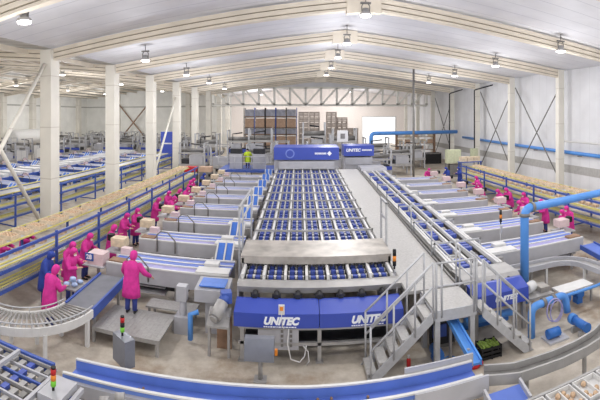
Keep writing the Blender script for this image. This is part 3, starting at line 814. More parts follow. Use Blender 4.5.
for i,(x,y,a,p,lab) in enumerate(((11.0,15.05,0,'carry','person in magenta coat nearest the camera on the right, holding a pack'),
    (11.75,15.7,.3,'pack','person in magenta coat just behind the nearest right packer'),
    (10.75,18.1,0,'lean','person in magenta coat at the wall end of the third right conveyor, lower of two'),
    (11.65,17.55,-.3,'pack','person in magenta coat beside the rack post at the third right conveyor'),
    (11.7,19.6,.2,'carry','person in magenta coat between the third and fourth right conveyors'),
    (11.1,21.3,0,'pack','person in magenta coat at the fourth right conveyor, left of two'),
    (11.9,21.7,.3,'lean','person in magenta coat at the fourth right conveyor, right of two'),
    (11.1,23.8,-.2,'pack','person in magenta coat at the fifth right conveyor, left one'),
    (11.95,26.4,0,'carry','person in magenta coat at the far end of the right rack beside cartons'),
    (11.6,25.1,.3,'lean','person in magenta coat stooping between two farther right packers'))):
    person(lab,(x,y,0),q+a,p)
person('person in magenta coat stooping alone behind the farthest right conveyor',(10.25,32.5,0),PI,'lean')
person('person in navy coat, left of two standing by the sage cabinet',(11.9,32.2,0),q+.3,'pack','navy')
person('person in navy coat, right of two standing near the sage cabinet',(12.75,31.7,0),q,'carry','navy')
person('person in yellow hi-vis vest standing on the raised platform between dark boxes',(-4.5,36.3,1.30),PI,'carry','hivis')
# ------------------------------------------------------------------ left foreground
CX,CY,RO,RI=-7.2,9.5,2.1,1.25
t=thing('curved_roller_conveyor','curved steel roller conveyor on white legs at the left front','conveyor',(CX+1.2,CY-1.2,0))
for r_,nm in ((RO,'outer_rail'),(RI,'inner_rail')):
    a0,a1,n=-PI/2,0,18
    m=MB(); rings=[]
    pts=[(CX-2.6,CY-r_)]+[(CX+r_*math.cos(a0+(a1-a0)*i/n),CY+r_*math.sin(a0+(a1-a0)*i/n)) for i in range(n+1)]
    for i in range(len(pts)-1):
        m.bar((pts[i][0],pts[i][1],.735),(pts[i+1][0],pts[i+1][1],.735),.05,.20)
    m.build(nm,'white',t)
    g=MB().tube([(p[0],p[1],.93) for p in pts],.018,6)
    for i in range(1,len(pts),4): g.tube([(pts[i][0],pts[i][1],.8),(pts[i][0],pts[i][1],.93)],.012,5)
    g.build('guide_rail','galv',t)
n=22
for i in range(n+1):
    a=-PI/2+PI/2*i/n
    MB().tube([(CX+(RI+.04)*math.cos(a),CY+(RI+.04)*math.sin(a),.79),(CX+(RO-.04)*math.cos(a),CY+(RO-.04)*math.sin(a),.79)],[.022,.034],8).build('roller','steel',t)
for i in range(14):
    x=CX-.12-i*.13
    MB().tube([(x,CY-RO+.04,.79),(x,CY-RI-.04,.79)],.03,8).build('roller','steel',t)
for a in (-1.25,-.72,-.12):
    for r_ in (RO+.0,RI-.0):
        c=(CX+r_*math.cos(a),CY+r_*math.sin(a))
        MB().box((c[0],c[1],.33),(.09,.09,.66),a).build('leg','white',t)
t=thing('belt_conveyor','straight dark belt conveyor with blue sides running from the roller curve to the packers','conveyor',(-5.55,10.4,0))
MB().prism([(9.56,.72),(11.6,.86),(11.6,.90),(9.56,.78)],'X',-5.93,-5.17).build('belt','gbelt',t)
for x in (-5.95,-5.14): MB().prism([(9.56,.55),(11.6,.70),(11.6,.95),(9.56,.82)],'X',x-.03,x+.03).build('side_panel','blue',t)
for x in (-5.9,-5.2):
    for y in (9.8,11.3): MB().b(x-.035,x+.035,y-.035,y+.035,0,.62).build('leg','steel',t)
t=thing('work_platform','low grey slatted work platform carrying the magenta packer','platform',(-4.2,10.2,0))
m=MB()
for i in range(14): m.b(-5.12+i*.13,-4.993+i*.13,9.5,10.9,.36,.40)
m.b(-5.12,-3.3,9.5,9.54,.30,.36).b(-5.12,-3.3,10.86,10.9,.30,.36).build('deck','gplate',t)
for x in (-5.08,-3.36):
    for y in (9.54,10.84): MB().b(x-.035,x+.035,y-.035,y+.035,0,.33).build('leg','steel',t)
t=thing('work_platform','low bench-like step platform under the first left conveyor behind the magenta packer','platform',(-3.2,11.5,0))
MB().b(-4.3,-2.85,11.2,11.75,.34,.39).build('deck','plate',t)
for x in (-4.2,-2.95):
    for y in (11.25,11.7): MB().b(x-.03,x+.03,y-.03,y+.03,0,.34).build('leg','steel',t)
t=thing('packing_station','front left packing station with a blue 28 number plate on its pinkish box','packing station',(-6.35,12.3,0))
MB().b(-6.42,-6.34,12.26,12.34,0,1.0).b(-6.6,-6.15,12.1,12.5,0,.03).build('post','steel',t)
MB().b(-6.75,-5.98,11.85,12.6,.96,1.0).build('table','galv',t)
cb=MB().b(-6.6,-6.05,11.95,12.45,1.0,1.36).build('cabinet','pink',t)
np_=MB().b(-6.68,-6.38,11.92,11.95,1.12,1.36).build('number_plate','screen',t)
text('number','28',.2,(-6.53,11.912,1.24),RX,'ink',np_,.003,0,.008)
MB().b(-6.82,-6.62,12.35,12.6,1.0,1.28).build('monitor','black',t)
t=thing('bag_table','small steel table heaped with clear plastic bags beside the dark belt','table',(-6.35,10.6,0))
MB().b(-6.62,-6.05,10.25,10.95,.80,.84).build('tabletop','steel',t)
for x in (-6.58,-6.1):
    for y in (10.3,10.9): MB().b(x-.02,x+.02,y-.02,y+.02,0,.8).build('leg','steel',t)
for i,(x,y,z) in enumerate(((-6.45,10.42,.85),(-6.22,10.48,.85),(-6.42,10.72,.85),(-6.2,10.76,.85),(-6.33,10.58,.97))):
    o=MB().ball((x,y,z+.06),(.11,.09,.06),0,10,6).build('plastic_bag','wrapb'); tag(o,'clear bluish plastic bag of fruit heaped on the small table','bag','plastic bags on the small table')
# control box with signal tower
def signal(mk,x,y,z,r=.04,cols=('green','orange','red'),h=.10):
    mk('signal_pole',MB().tube([(x,y,z),(x,y,z+.08)],r*.5,8),'black')
    for i,c in enumerate(cols): mk('signal_light',MB().tube([(x,y,z+.08+h*i),(x,y,z+.075+h*(i+1))],r,10),c)
    zz=z+.08+h*len(cols)
    mk('signal_cap',MB().tube([(x,y,zz),(x,y,zz+.03)],r*.9,10),'black')
t=thing('control_box','stainless control box on a post topped by a green and red signal tower','control box',(-3.58,7.98,0))
MB().tube([(-3.5,7.98,0),(-3.5,7.98,.67)],.045,8).b(-3.66,-3.34,7.82,8.14,0,.03).build('post','steel',t)
MB().box((-3.55,7.98,.95),(.50,.24,.56),-.62).build('enclosure','console',t)
signal(lambda n,m,c: m.build(n,c,t),-3.58,7.98,1.23,.045,('green','black','red'))
t=thing('operator_console','tilted stainless operator panel on a slim post in front of the lettered hood','console',(-.9,9.2,0))
MB().tube([(-.86,9.2,0),(-.86,9.2,.6)],.05,8).b(-1.0,-.72,9.06,9.34,0,.02).build('post','steel',t)
MB().prism([(9.0,.50),(9.08,.48),(9.28,.93),(9.22,.97),(9.1,.95)],'X',-1.2,-.55).build('panel','console',t)
MB().b(-.54,-.48,9.12,9.2,.58,.70).build('emergency_switch','orange',t)
t=thing('side_drive','silver motor with blue gearbox slanting at the left end of the lettered hood','motor',(-1.85,10.0,0))
MB().tube([(-2.0,9.75,1.02),(-1.86,10.05,1.26)],.15,14).tube([(-2.02,9.70,.99),(-2.0,9.75,1.02)],.10,14).build('motor','steel',t)
MB().box((-1.8,10.2,1.35),(.26,.26,.26),.3).tube([(-1.86,10.05,1.26),(-1.8,10.2,1.38)],.13,12).build('gearbox','blue',t)
MB().prism([(9.72,.78),(9.72,.83),(10.2,1.08),(10.2,1.03)],'X',-2.2,-1.66).b(-1.72,-1.66,9.9,9.98,0,1.0).b(-2.2,-2.14,9.9,9.98,0,.9).build('bracket','steel',t)
o=MB().b(-2.05,-1.68,10.3,10.34,0,.82).b(-2.05,-2.0,10.34,10.5,0,.82).build('cover_board','brown'); tag(o,'upright brown cover board standing left of the hood legs','board')
t=thing('fruit_hopper','grey hopper with blue rollers on a pedestal between first conveyor and hood','hopper',(-2.6,11.2,0))
MB().prism([(10.75,.9),(10.75,1.22),(11.5,1.3),(11.5,.9)],'X',-2.75,-1.85).build('body','panel',t)
MB().b(-2.65,-1.95,10.85,11.42,1.27,1.30).build('roller_bed','mchute',t)
MB().b(-2.5,-2.1,10.95,11.3,0,.9).build('pedestal','panel',t)
MB().tube([(-3.1,10.9,0),(-3.1,10.9,.95)],.10,8).b(-3.3,-2.9,10.7,11.1,0,.45).b(-3.25,-2.98,10.75,11.0,.85,1.25).build('drive_column','panel',t)
MB().tube([(-2.75,10.35,.1),(-2.75,10.35,.75),(-2.55,10.4,.8)],.07,10).build('hose','lblue',t)
# ------------------------------------------------------------------ front trough conveyor
def bend(x): return -.11-.015*x*x if x<0 else -.11+.037*x
class TB(MB):
    def b(s,x0,x1,y0,y1,z0,z1,mi=0):
        n=max(1,int((x1-x0)/.4)); rings=[]
        for i in range(n+1):
            x=x0+(x1-x0)*i/n; d=bend(x); rings.append([(x,y0+d,z0),(x,y1+d,z0),(x,y1+d,z1),(x,y0+d,z1)])
        return s.loft(rings,mi,True,False)
t=thing('trough_conveyor','long blue-lined trough conveyor crossing the whole front of the hall','conveyor',(-.8,7.6,0))
TX0,TX1=-4.35,3.4
TB().b(TX0,TX1,7.30,7.78,.60,.64).build('belt','dbelt',t)
for y in (7.28,7.80):
    TB().b(TX0,TX1,y-.012,y+.012,.56,.82).build('side_wall','trough',t)
    TB().b(TX0,TX1,y-.03,y+.03,.82,.85).build('rim','white',t)
TB().b(TX0,TX1,7.18,7.265,.5,.74).build('front_skirt','panel',t)
for x in (-4.2,-2.6,-1.0,.9,2.8):
    TB().b(x-.04,x+.04,7.32,7.4,0,.6).b(x-.04,x+.04,7.7,7.78,0,.6).build('leg','steel',t)
TB().b(2.0,3.45,7.10,7.14,.62,.92).b(2.0,3.45,7.84,7.88,.70,.95).build('transfer_guard','panel',t)
R5=random.Random(5)
for i in range(9):
    o=MB().ball((0,0,.03),(.03,.035,.03),0,7,5).build('fallen_leaf_bit','brown'); xx=R5.uniform(-3,1.5); o.location=(xx,R5.uniform(7.5,7.7)+bend(xx),.642); tag(o,'tiny brown scrap lying on the blue trough belt','scrap','scraps in the blue trough')
t=thing('outfeed_chute','deep blue outfeed chute at the right end of the front trough','chute',(3.7,6.9,0))
MB().prism([(6.53,.55),(6.93,.66),(6.93,.70),(6.53,.59)],'X',3.3,4.0).build('pan','dbelt',t)
for x in (3.28,4.02): MB().prism([(6.53,.52),(6.95,.62),(6.95,.80),(6.53,.69)],'X',x-.025,x+.025).build('side_wall','panel',t)
for x in (3.32,3.98): MB().b(x-.03,x+.03,6.85,6.92,0,.62).b(x-.03,x+.03,6.54,6.6,0,.5).build('leg','steel',t)
def curved_trough(t,pts,w,z,h,matn='steel',bed='dsteel'):
    P_=[Vector((p[0],p[1],0)) for p in pts]; L=[];Rt=[]
    for i,p in enumerate(P_):
        d=(P_[min(i+1,len(P_)-1)]-P_[max(i-1,0)]).normalized(); n_=Vector((-d.y,d.x,0)); L.append(p+n_*w/2); Rt.append(p-n_*w/2)
    for side,nm in ((L,'side_wall'),(Rt,'side_wall')):
        m=MB()
        for i in range(len(side)-1): m.bar(side[i]+Vector((0,0,z)),side[i+1]+Vector((0,0,z)),.045,h)
        m.build(nm,matn,t)
    m=MB(); vs=[]; 
    for a,b in zip(L,Rt): vs += [a+Vector((0,0,z-.02)),b+Vector((0,0,z-.02)),b+Vector((0,0,z-.06)),a+Vector((0,0,z-.06))]
    fs=[]
    for i in range(len(L)-1):
        k=4*i
        for j in range(4): fs.append((k+j,k+(j+1)%4,k+4+(j+1)%4,k+4+j))
    fs += [(0,1,2,3),(len(vs)-1,len(vs)-2,len(vs)-3,len(vs)-4)]
    m.add(vs,fs).build('bed',bed,t)
    return L,Rt
t=thing('curved_trough_conveyor','curved stainless trough conveyor sweeping right from the end of the front trough','conveyor',(5.2,7.3,0))
pts=[(3.5,7.58),(4.2,7.42),(5.0,7.28),(5.6,7.25)]+[(5.6+1.0*math.sin(a),8.25-1.0*math.cos(a)) for a in (.2,.45,.7,.95,1.2)]
pts=[(3.5,7.42),(4.1,7.2),(5.06,7.15),(5.7,7.18),(6.3,7.28),(6.8,7.5),(7.2,7.85),(7.8,8.15),(8.6,8.25)]
curved_trough(t,pts,.34,.74,.20)
for x,y in ((4.3,7.17),(5.8,7.2),(7.3,7.92)): MB().b(x-.035,x+.035,y-.035,y+.035,0,.68).build('leg','steel',t)
t=thing('curved_trough_conveyor','curved pale roller track bending towards the camera beside the first right conveyor','conveyor',(7.5,11.6,0))
pts=[(6.2,11.75),(6.8,11.75),(7.6,11.75)]+[(7.9+1.0*math.sin(a),10.75+1.0*math.cos(a)) for a in (0,.3,.6,.9,1.2,1.5)]+[(8.95,10.2),(9.0,9.0),(9.0,7.5)]
L_,R_=curved_trough(t,pts,.46,.86,.16,'panel','steel')
for x,y in ((6.2,11.6),(7.7,11.55),(8.7,10.8),(9.0,9.6)): MB().b(x-.035,x+.035,y-.035,y+.035,0,.8).build('leg','white',t)
t=thing('carton_conveyor','low conveyor of white moulded cartons at the bottom right corner','conveyor',(5.0,6.3,0))
MB().b(3.6,6.6,5.75,6.45,.55,.60).build('belt','gbelt',t)
for y in (5.72,6.48): MB().b(3.6,6.6,y-.03,y+.03,.48,.68).build('side_wall','steel',t)
for x in (3.8,5.0,6.3): MB().b(x-.03,x+.03,5.8,5.86,0,.55).b(x-.03,x+.03,6.36,6.42,0,.55).build('leg','steel',t)
for i in range(5):
    x=3.9+i*.6
    tt=thing('fruit_carton','white carton number %s from the left on the bottom right conveyor'%ORD[i],'carton',(x,6.1,.602),'white cartons on the bottom right conveyor')
    m=MB(); m.b(x-.27,x+.27,5.82,5.84,.602,.72).b(x-.27,x+.27,6.36,6.38,.602,.72).b(x-.27,x-.25,5.84,6.36,.602,.72).b(x+.25,x+.27,5.84,6.36,.602,.72).b(x-.25,x+.25,5.84,6.36,.602,.62).b(x-.01,x+.01,5.84,6.36,.62,.70)
    m.build('box','white',tt)
    g=MB()
    for a in range(4):
        for b_ in range(4):
            if R5.random()<.35: g.ball((x-.19+.127*a,5.92+.12*b_,.66),.055,0,7,5)
    if g.v: g.build('fruit','goods',tt)
# bottom-left machine
t=thing('roller_infeed','cluttered infeed machine of steel rails and blue rollers at the bottom left corner','infeed machine',(-4.8,6.6,0))
for i,y in enumerate((5.3,5.55,5.8,6.1,6.35,6.6,6.9)):
    MB().b(-7.6,-3.75 if y<6.5 else -4.5,y-.02,y+.02,.78,.84).build('rail',('steel','blue','panel')[i%3],t)
for i,y in enumerate((5.42,5.68,5.95,6.22,6.48,6.75)):
    xe=-3.85 if y<6.4 else -4.5
    m=MB().b(-7.5,xe,y-.08,y+.08,.70,.74,1)
    k=0; x=-7.4
    while x<xe-.12:
        m.b(x,x+.12,y-.08,y+.08,.74,.80+.02*(k%2),(0,2,0,1,0)[k%5]); x+=.21; k+=1
    m.build('roller_lane',['steel','dsteel','cup'],t)
for x in (-6.6,-5.4,-4.35,-3.7): MB().b(x-.035,x+.035,5.2,6.85 if x<-5 else 6.5,.88,.96).build('cross_beam','panel',t)
for x in (-7.4,-5.4,-3.8):
    for y in (5.3,6.4): MB().b(x-.04,x+.04,y-.04,y+.04,0,.8).build('leg','steel',t)
MB().b(-7.6,-4.6,6.93,7.0,.66,.88).build('back_rail','blue',t)
MB().b(-4.25,-3.8,5.9,6.5,.9,1.02).b(-3.72,-3.5,5.9,6.3,.7,.9).build('drive_cover','panel',t)
for x,y in ((-5.75,6.35),(-3.3,6.4),(-3.1,6.6)):
    MB().tube([(x,y,.92),(x+.16,y+.05,.94)],.07,10).build('motor','steel' if x>-4 else 'red',t)
MB().b(-3.6,-2.9,6.0,6.6,.55,.62).b(-3.55,-3.5,6.05,6.1,0,.55).b(-2.98,-2.93,6.05,6.1,0,.55).b(-2.98,-2.93,6.5,6.55,0,.55).build('side_shelf','dsteel',t)
signal(lambda n,m,c: m.build(n,c,t),-4.05,6.1,1.02,.05,('green','orange','red'),.10)
t=thing('roller_infeed','low infeed of grey rails and small motors under the front edge of the trough','infeed machine',(-1.6,6.6,0))
MB().b(-2.8,.5,6.7,6.77,.5,.62).b(-2.8,.5,6.35,6.42,.5,.62).build('rail','panel',t)
for i in range(6):
    x=-2.6+i*.5; MB().tube([(x,6.45,.58),(x,6.75,.58)],.06,8).build('roller','cup' if i%2 else 'steel',t)
for x in (-2.7,.4): MB().b(x-.03,x+.03,6.76,6.8,0,.5).b(x-.03,x+.03,6.37,6.41,0,.5).build('leg','steel',t)

# ------------------------------------------------------------------ under and right of the stairs
t=thing('inclined_chute','blue channel conveyor sloping from under the landing down to the front trough','conveyor',(3.55,8.4,0))
MB().prism([(7.9,.66),(9.5,.95),(9.5,1.0),(7.9,.71)],'X',3.47,3.63).build('belt','lblue',t)
for x in (3.45,3.65): MB().prism([(7.9,.64),(9.5,.93),(9.5,1.06),(7.9,.77)],'X',x-.02,x+.02).build('side_wall','lblue',t)
MB().box((3.45,9.75,1.0),(.34,.3,.26)).build('drive_box','blue',t)
for y in (8.3,9.4): MB().b(3.5,3.56,y-.03,y+.03,0,.8).build('leg','steel',t)
t=thing('gear_unit','dark gear unit with blue cover standing in the gloom under the landing','gear unit',(3.5,10.0,0))
MB().b(3.2,3.82,9.9,10.03,.1,.75).build('housing','dark',t); MB().b(3.25,3.6,9.86,9.9,.3,.6).build('cover','blue',t); MB().b(3.25,3.8,9.92,10.02,0,.1).build('foot','dsteel',t)
t=thing('fruit_crate','black plastic crate of green fruit on the floor under the right stair','crate',(4.42,9.18,0))
m=MB()
for z in (.02,.12,.22): m.b(4.16,4.70,8.98,9.0,z,z+.06).b(4.16,4.70,9.38,9.40,z,z+.06).b(4.16,4.18,9.0,9.38,z,z+.06).b(4.68,4.70,9.0,9.38,z,z+.06)
for x in (4.16,4.42,4.66): m.b(x,x+.04,8.975,9.0,0,.3).b(x,x+.04,9.38,9.405,0,.3)
m.b(4.18,4.68,9.0,9.38,0,.02).build('crate_body','black',t)
g=MB()
for a in range(8):
    for b_ in range(6):
        g.ball((4.21+.063*a,9.03+.062*b_,.23+.02*((a*b_)%3)),.036,0,7,5)
f=g.build('fruit_heap','fruit',t); f['kind']='stuff'
m=MB()
for i,(x,y,r_) in enumerate(((3.78,8.88,.14),(3.92,8.84,.13),(4.05,8.9,.12),(3.86,8.95,.1))): m.ball((x,y,.05),(r_,r_*.7,.06+.02*(i%2)),0,9,5)
tag(m.build('red_cloth','red'),'crumpled red cloth on the floor beside the fruit crate','cloth')
t=thing('floor_motor','blue motor with a coiled cable on the floor under the landing','motor',(3.25,9.4,0))
MB().tube([(3.2,9.25,.2),(3.2,9.65,.2)],.13,12).b(3.1,3.32,9.3,9.6,0,.08).build('body','mblue',t)
MB().tube(arc((3.5,9.3),.16,0,5.5,14,.03),.014,5).build('cable','lblue',t)
t=thing('red_bottle','small dark red bottle standing on the floor at the foot of the stair','bottle',(2.5,9.4,0))
MB().tube([(2.5,9.4,0),(2.5,9.4,.16),(2.5,9.4,.2)],[.05,.05,.025],10).build('flask','red',t)
MB().tube([(2.5,9.4,.2),(2.5,9.4,.26)],[.03,.03],8).build('lid','white',t)
# pipes and pump
def pipe(nm,lab,pts,r,m='lblue',flanges=(),group=None,seg=14):
    # rounded elbows
    pp=[Vector(p) for p in pts]; out=[pp[0]]
    for i in range(1,len(pp)-1):
        a,b,c=pp[i-1],pp[i],pp[i+1]; k=min(r*2.2,(a-b).length*.45,(c-b).length*.45)
        p0=b+(a-b).normalized()*k; p1=b+(c-b).normalized()*k
        for j in range(6):
            u=j/5; out.append(p0*(1-u)**2+b*2*u*(1-u)+p1*u*u)
    out.append(pp[-1])
    t=thing(nm,lab,'pipe',tuple(pts[0]),group)
    MB().tube(out,r,seg).build('tube',m,t)
    for p,d in flanges:
        p=Vector(p); d=Vector(d).normalized(); MB().tube([p-d*.05,p+d*.05],r*1.22,seg).build('flange','dsteel' if m=='lblue' else m,t)
    return t
pipe('water_pipe','thick pale blue pipe rising at the right front and running off to the right wall',[(6.68,11.25,0),(6.68,11.25,2.92),(18.9,13.4,2.92)],.135,flanges=[((6.68,11.25,2.72),(0,0,1)),((6.98,11.3,2.92),(1,.17,0))])
t=pipe('water_pipe','long pale blue pipe running along the right wall below the columns',[(18.85,14.4,2.95),(18.85,46,3.3)],.13)
for y in (18,24,30,36,42): MB().b(18.7,19.08,y-.04,y+.04,2.72+(y-14)*.011,2.82+(y-14)*.011).build('wall_mount','steel',t)
pipe('water_pipe','pale blue overhead pipe crossing the back of the hall before the bright door',[(7.75,45,2.2),(7.75,45,3.9),(18.55,47.2,3.9)],.21)
pipe('pump_pipe','short blue pump pipe looping up and over right of the stair foot',[(5.78,9.38,0),(5.78,9.38,.78),(7.0,9.55,.78),(7.0,9.45,.30)],.10,'lblue',flanges=[((6.2,9.44,.78),(1,.1,0)),((6.55,9.49,.78),(1,.1,0))])
pipe('pump_pipe','low blue pipe lying behind the right stair stringer',[(4.2,10.12,.42),(5.65,10.12,.42)],.10,'lblue')
pipe('pump_pipe','second low blue pipe on the floor behind the right stair',[(4.2,10.4,.16),(5.6,10.4,.16)],.10,'mblue')
pipe('thin_pipe','thin blue pipe running off to the right edge above the pump',[(6.1,9.75,.62),(8.3,9.75,.62),(9.6,9.85,.62)],.045,'lblue')
t=thing('floor_pump','blue electric pump motor on a foot plate right of the pump pipe','pump',(6.95,8.85,0))
MB().tube([(6.95,8.55,.26),(6.95,9.05,.26)],.115,14).tube([(6.95,8.48,.26),(6.95,8.55,.26)],.125,14).build('motor','mblue',t)
MB().tube([(6.95,9.05,.26),(6.95,9.2,.26)],.14,14).build('volute','lblue',t)
MB().b(6.78,7.12,8.6,8.7,0,.14).b(6.78,7.12,8.9,9.0,0,.14).build('foot','steel',t)
t=thing('floor_pump','blue pump body on a pale plinth beside the foot of the right stair','pump',(6.15,9.1,0))
MB().b(5.95,6.55,8.75,9.2,0,.05).build('plinth','panel',t)
MB().tube([(6.02,8.98,.17),(6.38,8.98,.17)],.12,14).build('body','mblue',t)
t=thing('hose_coil','pale hose coiled in a ring over the blue pump pipe','hose',(6.4,9.2,.5))
MB().tube([(6.4+.24*math.cos(a),9.22,.62+.30*math.sin(a)) for a in [2*PI*i/20 for i in range(21)]],.018,6).tube([(6.46+.2*math.cos(a),9.2,.58+.28*math.sin(a)) for a in [2*PI*i/20 for i in range(21)]],.016,6).build('loop','belt2',t)
t=thing('metal_table','low steel table with a pale round roller behind the narrow blue hood','table',(6.9,10.6,0))
MB().b(6.25,7.1,10.25,10.9,.50,.56).b(6.3,6.36,10.3,10.36,0,.5).b(7.0,7.06,10.3,10.36,0,.5).b(6.3,6.36,10.8,10.86,0,.5).b(7.0,7.06,10.8,10.86,0,.5).build('frame','steel',t)
MB().tube([(6.3,10.5,.75),(6.62,10.65,.75)],.15,14).build('roller','white',t)
MB().b(6.75,7.05,10.4,10.8,.56,.72).build('gearbox','stain',t)
t=thing('metal_table','low white-topped plate table over blue motors at the right','table',(7.9,10.0,0))
MB().b(7.2,8.4,9.98,10.5,.56,.60).build('top','white',t)
for x in (7.25,8.45):
    for y in (10.15,10.55): MB().b(x-.03,x+.03,y-.03,y+.03,0,.56).build('leg','steel',t)
for x in (7.55,8.05): MB().tube([(x,10.15,.3),(x,10.5,.3)],.13,12).b(x-.1,x+.1,10.2,10.45,0,.2).build('motor','mblue',t)
t=thing('belt_conveyor','deep blue inclined belt conveyor at the right edge beyond the pale roller track','conveyor',(10.4,12,0))
MB().prism([(9.5,.62),(12.3,.9),(12.3,.95),(9.5,.67)],'X',9.75,10.35).build('belt','dbelt',t)
for x in (9.72,10.38): MB().prism([(9.5,.55),(12.3,.83),(12.3,1.0),(9.5,.72)],'X',x-.025,x+.025).build('side_wall','blue',t)
for y in (9.8,12.0):
    for x in (9.78,10.32): MB().b(x-.03,x+.03,y-.03,y+.03,0,.6).build('leg','steel',t)
# signal towers on poles
for lab,x,y,z0 in (('amber and black signal tower on a thin pole beside the gangway',2.575,11.2,1.62),('amber and black signal tower on a thin pole in front of the second right conveyor',7.35,13.2+.95,1.7)):
    t=thing('signal_tower',lab,'signal light',(x,y,0))
    MB().tube([(x,y,0),(x,y,z0)],.02,6).b(x-.024,x+.024,y-.08,y+.08,0,.02).build('pole','galv',t)
    MB().b(x-.03,x+.03,y-.09,y-.02,z0-.3,z0-.05).build('junction_box','panel',t)
    signal(lambda n,m,c: m.build(n,c,t),x,y,z0,.05,('black','orange','black'),.14)

# ------------------------------------------------------------------ middle and far distance
t=thing('machine_platform','raised blue-edged platform with railing and grey cabinets, behind the left packing conveyors','platform',(-4,35.5,0))
MB().b(-6.8,-2.0,34.8,38.4,1.08,1.28).build('deck','blue',t)
for x in (-6.7,-4.4,-2.1):
    for y in (34.9,38.3): MB().b(x-.06,x+.06,y-.06,y+.06,0,1.08).build('leg','steel',t)
r=MB()
for z in (1.9,2.4): r.tube([(-6.8,34.85,z),(-2.0,34.85,z)],.03,6)
for x in (-6.8,-5.4,-4.0,-2.0): r.tube([(x,34.85,1.28),(x,34.85,2.4)],.03,6)
r.build('railing','galv',t,True)
for x,lab in ((-5.45,'pale grey cabinet with dark top, standing on the raised platform, beside the deck end'),(-3.45,'pale grey cabinet with dark top on the raised platform, nearer the sorter')):
    t=thing('machine_cabinet',lab,'cabinet',(x,36,1.28))
    MB().b(x-.55,x+.55,35.6,36.4,1.282,2.55).build('body','panel',t); MB().b(x-.45,x+.45,35.58,35.6,1.45,2.4).build('door','panel',t)
    MB().b(x-.5,x+.5,35.7,36.3,2.552,2.98).build('dark_top','dark',t)
def make_tower(label,group):
    t=thing('processing_frame',label,'machine frame',(0,0,0),group,local=True)
    for x in (-1.2,1.2):
        for y in (-.8,.8): MB().b(x-.07,x+.07,y-.07,y+.07,0,3.0).build('post','galv',t)
    MB().b(-1.3,1.3,-.9,.9,.9,1.15).build('machine_bed','steel',t)
    for q in ((-1.3,1.3,-.9,-.8,2.0,2.15),(-1.3,1.3,.8,.9,2.0,2.15),(-1.3,-1.2,-.8,.8,2.9,3.0),(1.2,1.3,-.8,.8,2.9,3.0)): MB().b(*q).build('cross_beam','steel',t)
    MB().b(-1.0,.3,-.7,.7,1.15,1.9).build('machine_body','panel',t)
    MB().b(-1.25,1.25,-.95,-.9,1.2,1.5).build('side_panel','hood',t)
    MB().b(.4,1.1,-.6,.6,1.15,1.55).build('motor_box','dark',t)
    MB().tube([(-1.2,-.2,2.3),(1.2,.1,2.3)],.16,10).build('drum','dsteel',t)
    MB().tube([(-.6,-.8,1.9),(-.6,-.8,2.7),(.5,-.8,2.8)],.06,6).build('hose','dark',t)
    return t
def make_cab(label,group):
    t=thing('machine_cabinet',label,'cabinet',(0,0,0),group,local=True)
    MB().b(-.6,.6,-.4,.4,.1,1.9).b(-.6,.6,-.4,.4,0,.1).build('body','panel',t)
    MB().b(-.55,-.02,-.43,-.4,.15,1.85).build('door','white',t); MB().b(.02,.55,-.43,-.4,.15,1.85).build('door','white',t)
    MB().b(-.3,.3,-.2,.2,1.9,2.2).build('vent_box','dsteel',t)
    return t
R4=random.Random(21)
tw=None;cb=None
spots=[(-.3,38.6,0),(3.6,39,0),(1.6,43,0),(-4,42,0),(6.6,36,0),(9.6,40.5,0),(-7.5,40,0),(12.5,45.5,0),(-2,47,0),(5,48,0)]
for i,(x,y,z) in enumerate(spots):
    lab='%s grey processing frame from the front behind the vision hoods in the hall middle'%ORD[i]
    if tw is None: tw=make_tower(lab,'processing frames behind the hoods'); tw.location=(x,y,0)
    else: dup(tw,(x,y,0),lab,rz=R4.choice((0,PI/2,.0,PI)))
for i,(x,y,s_) in enumerate(((-.6,33.5,1.25),(1.5,36.6,1.4),(-4.2,45.5,1.5),(1.6,46.4,1.7),(7.9,43,1.2),(4.7,44.3,1.5),(-6.9,47.6,1.4),(-10,39,1.1),(-10,45,1.3))):
    d=dup(tw,(x,y,0),'%s of the taller grey processing frames behind the vision hoods'%ORD[i].capitalize().lower(),rz=(0,PI)[i%2],group='tall processing frames'); d.scale=(1,1,s_)
OCC=[(-23,-16,13.5,50.5),(-27.4,-23,23.5,50),(-15.3,-12.3,9,45),(-16,-14,45,47),(-40,-36.5,46,55)]
def free(x,y,a=1.4,b=1.4):
    for q in OCC:
        if x+a>q[0] and x-a<q[1] and y+b>q[2] and y-b<q[3]: return False
    OCC.append((x-a,x+a,y-b,y+b)); return True
for x in (-29.6,-33,-36.5,-39):
    for y in (31,34.5,38,42,46,50,54,58,62,66,70):
        xx,yy=x+R4.uniform(-.3,.3),y+R4.uniform(-.3,.3)
        if R4.random()<.12 or not free(xx,yy): continue
        if R4.random()<.7: dup(tw,(xx,yy,0),'grey processing frame among the machinery against the far aisle walls',rz=R4.choice((0,PI/2,PI)),group='processing frames in the far aisle')
        else:
            lab='pale two-door cabinet among the machinery of the far aisle'
            if cb is None: cb=make_cab(lab,'cabinets in the far aisle'); cb.location=(xx,yy,0); cb.rotation_euler=(0,0,.4)
            else: dup(cb,(xx,yy,0),lab,rz=R4.uniform(0,.8))
for x,y in ((-14.4,49),(-17,52.5),(-14.2,53),(-20,54.5),(-17,57),(-23.5,54),(-21,60),(-14.5,60),(-25,58),(-17.5,63),(-24,64),(-20,67),(-14.5,67),(-27,53),(-27,68),(-15,71)):
    if free(x,y): dup(tw,(x,y,0),'grey processing frame standing at the back of the hall behind the column row',rz=R4.choice((0,PI/2)),group='processing frames behind the column row')
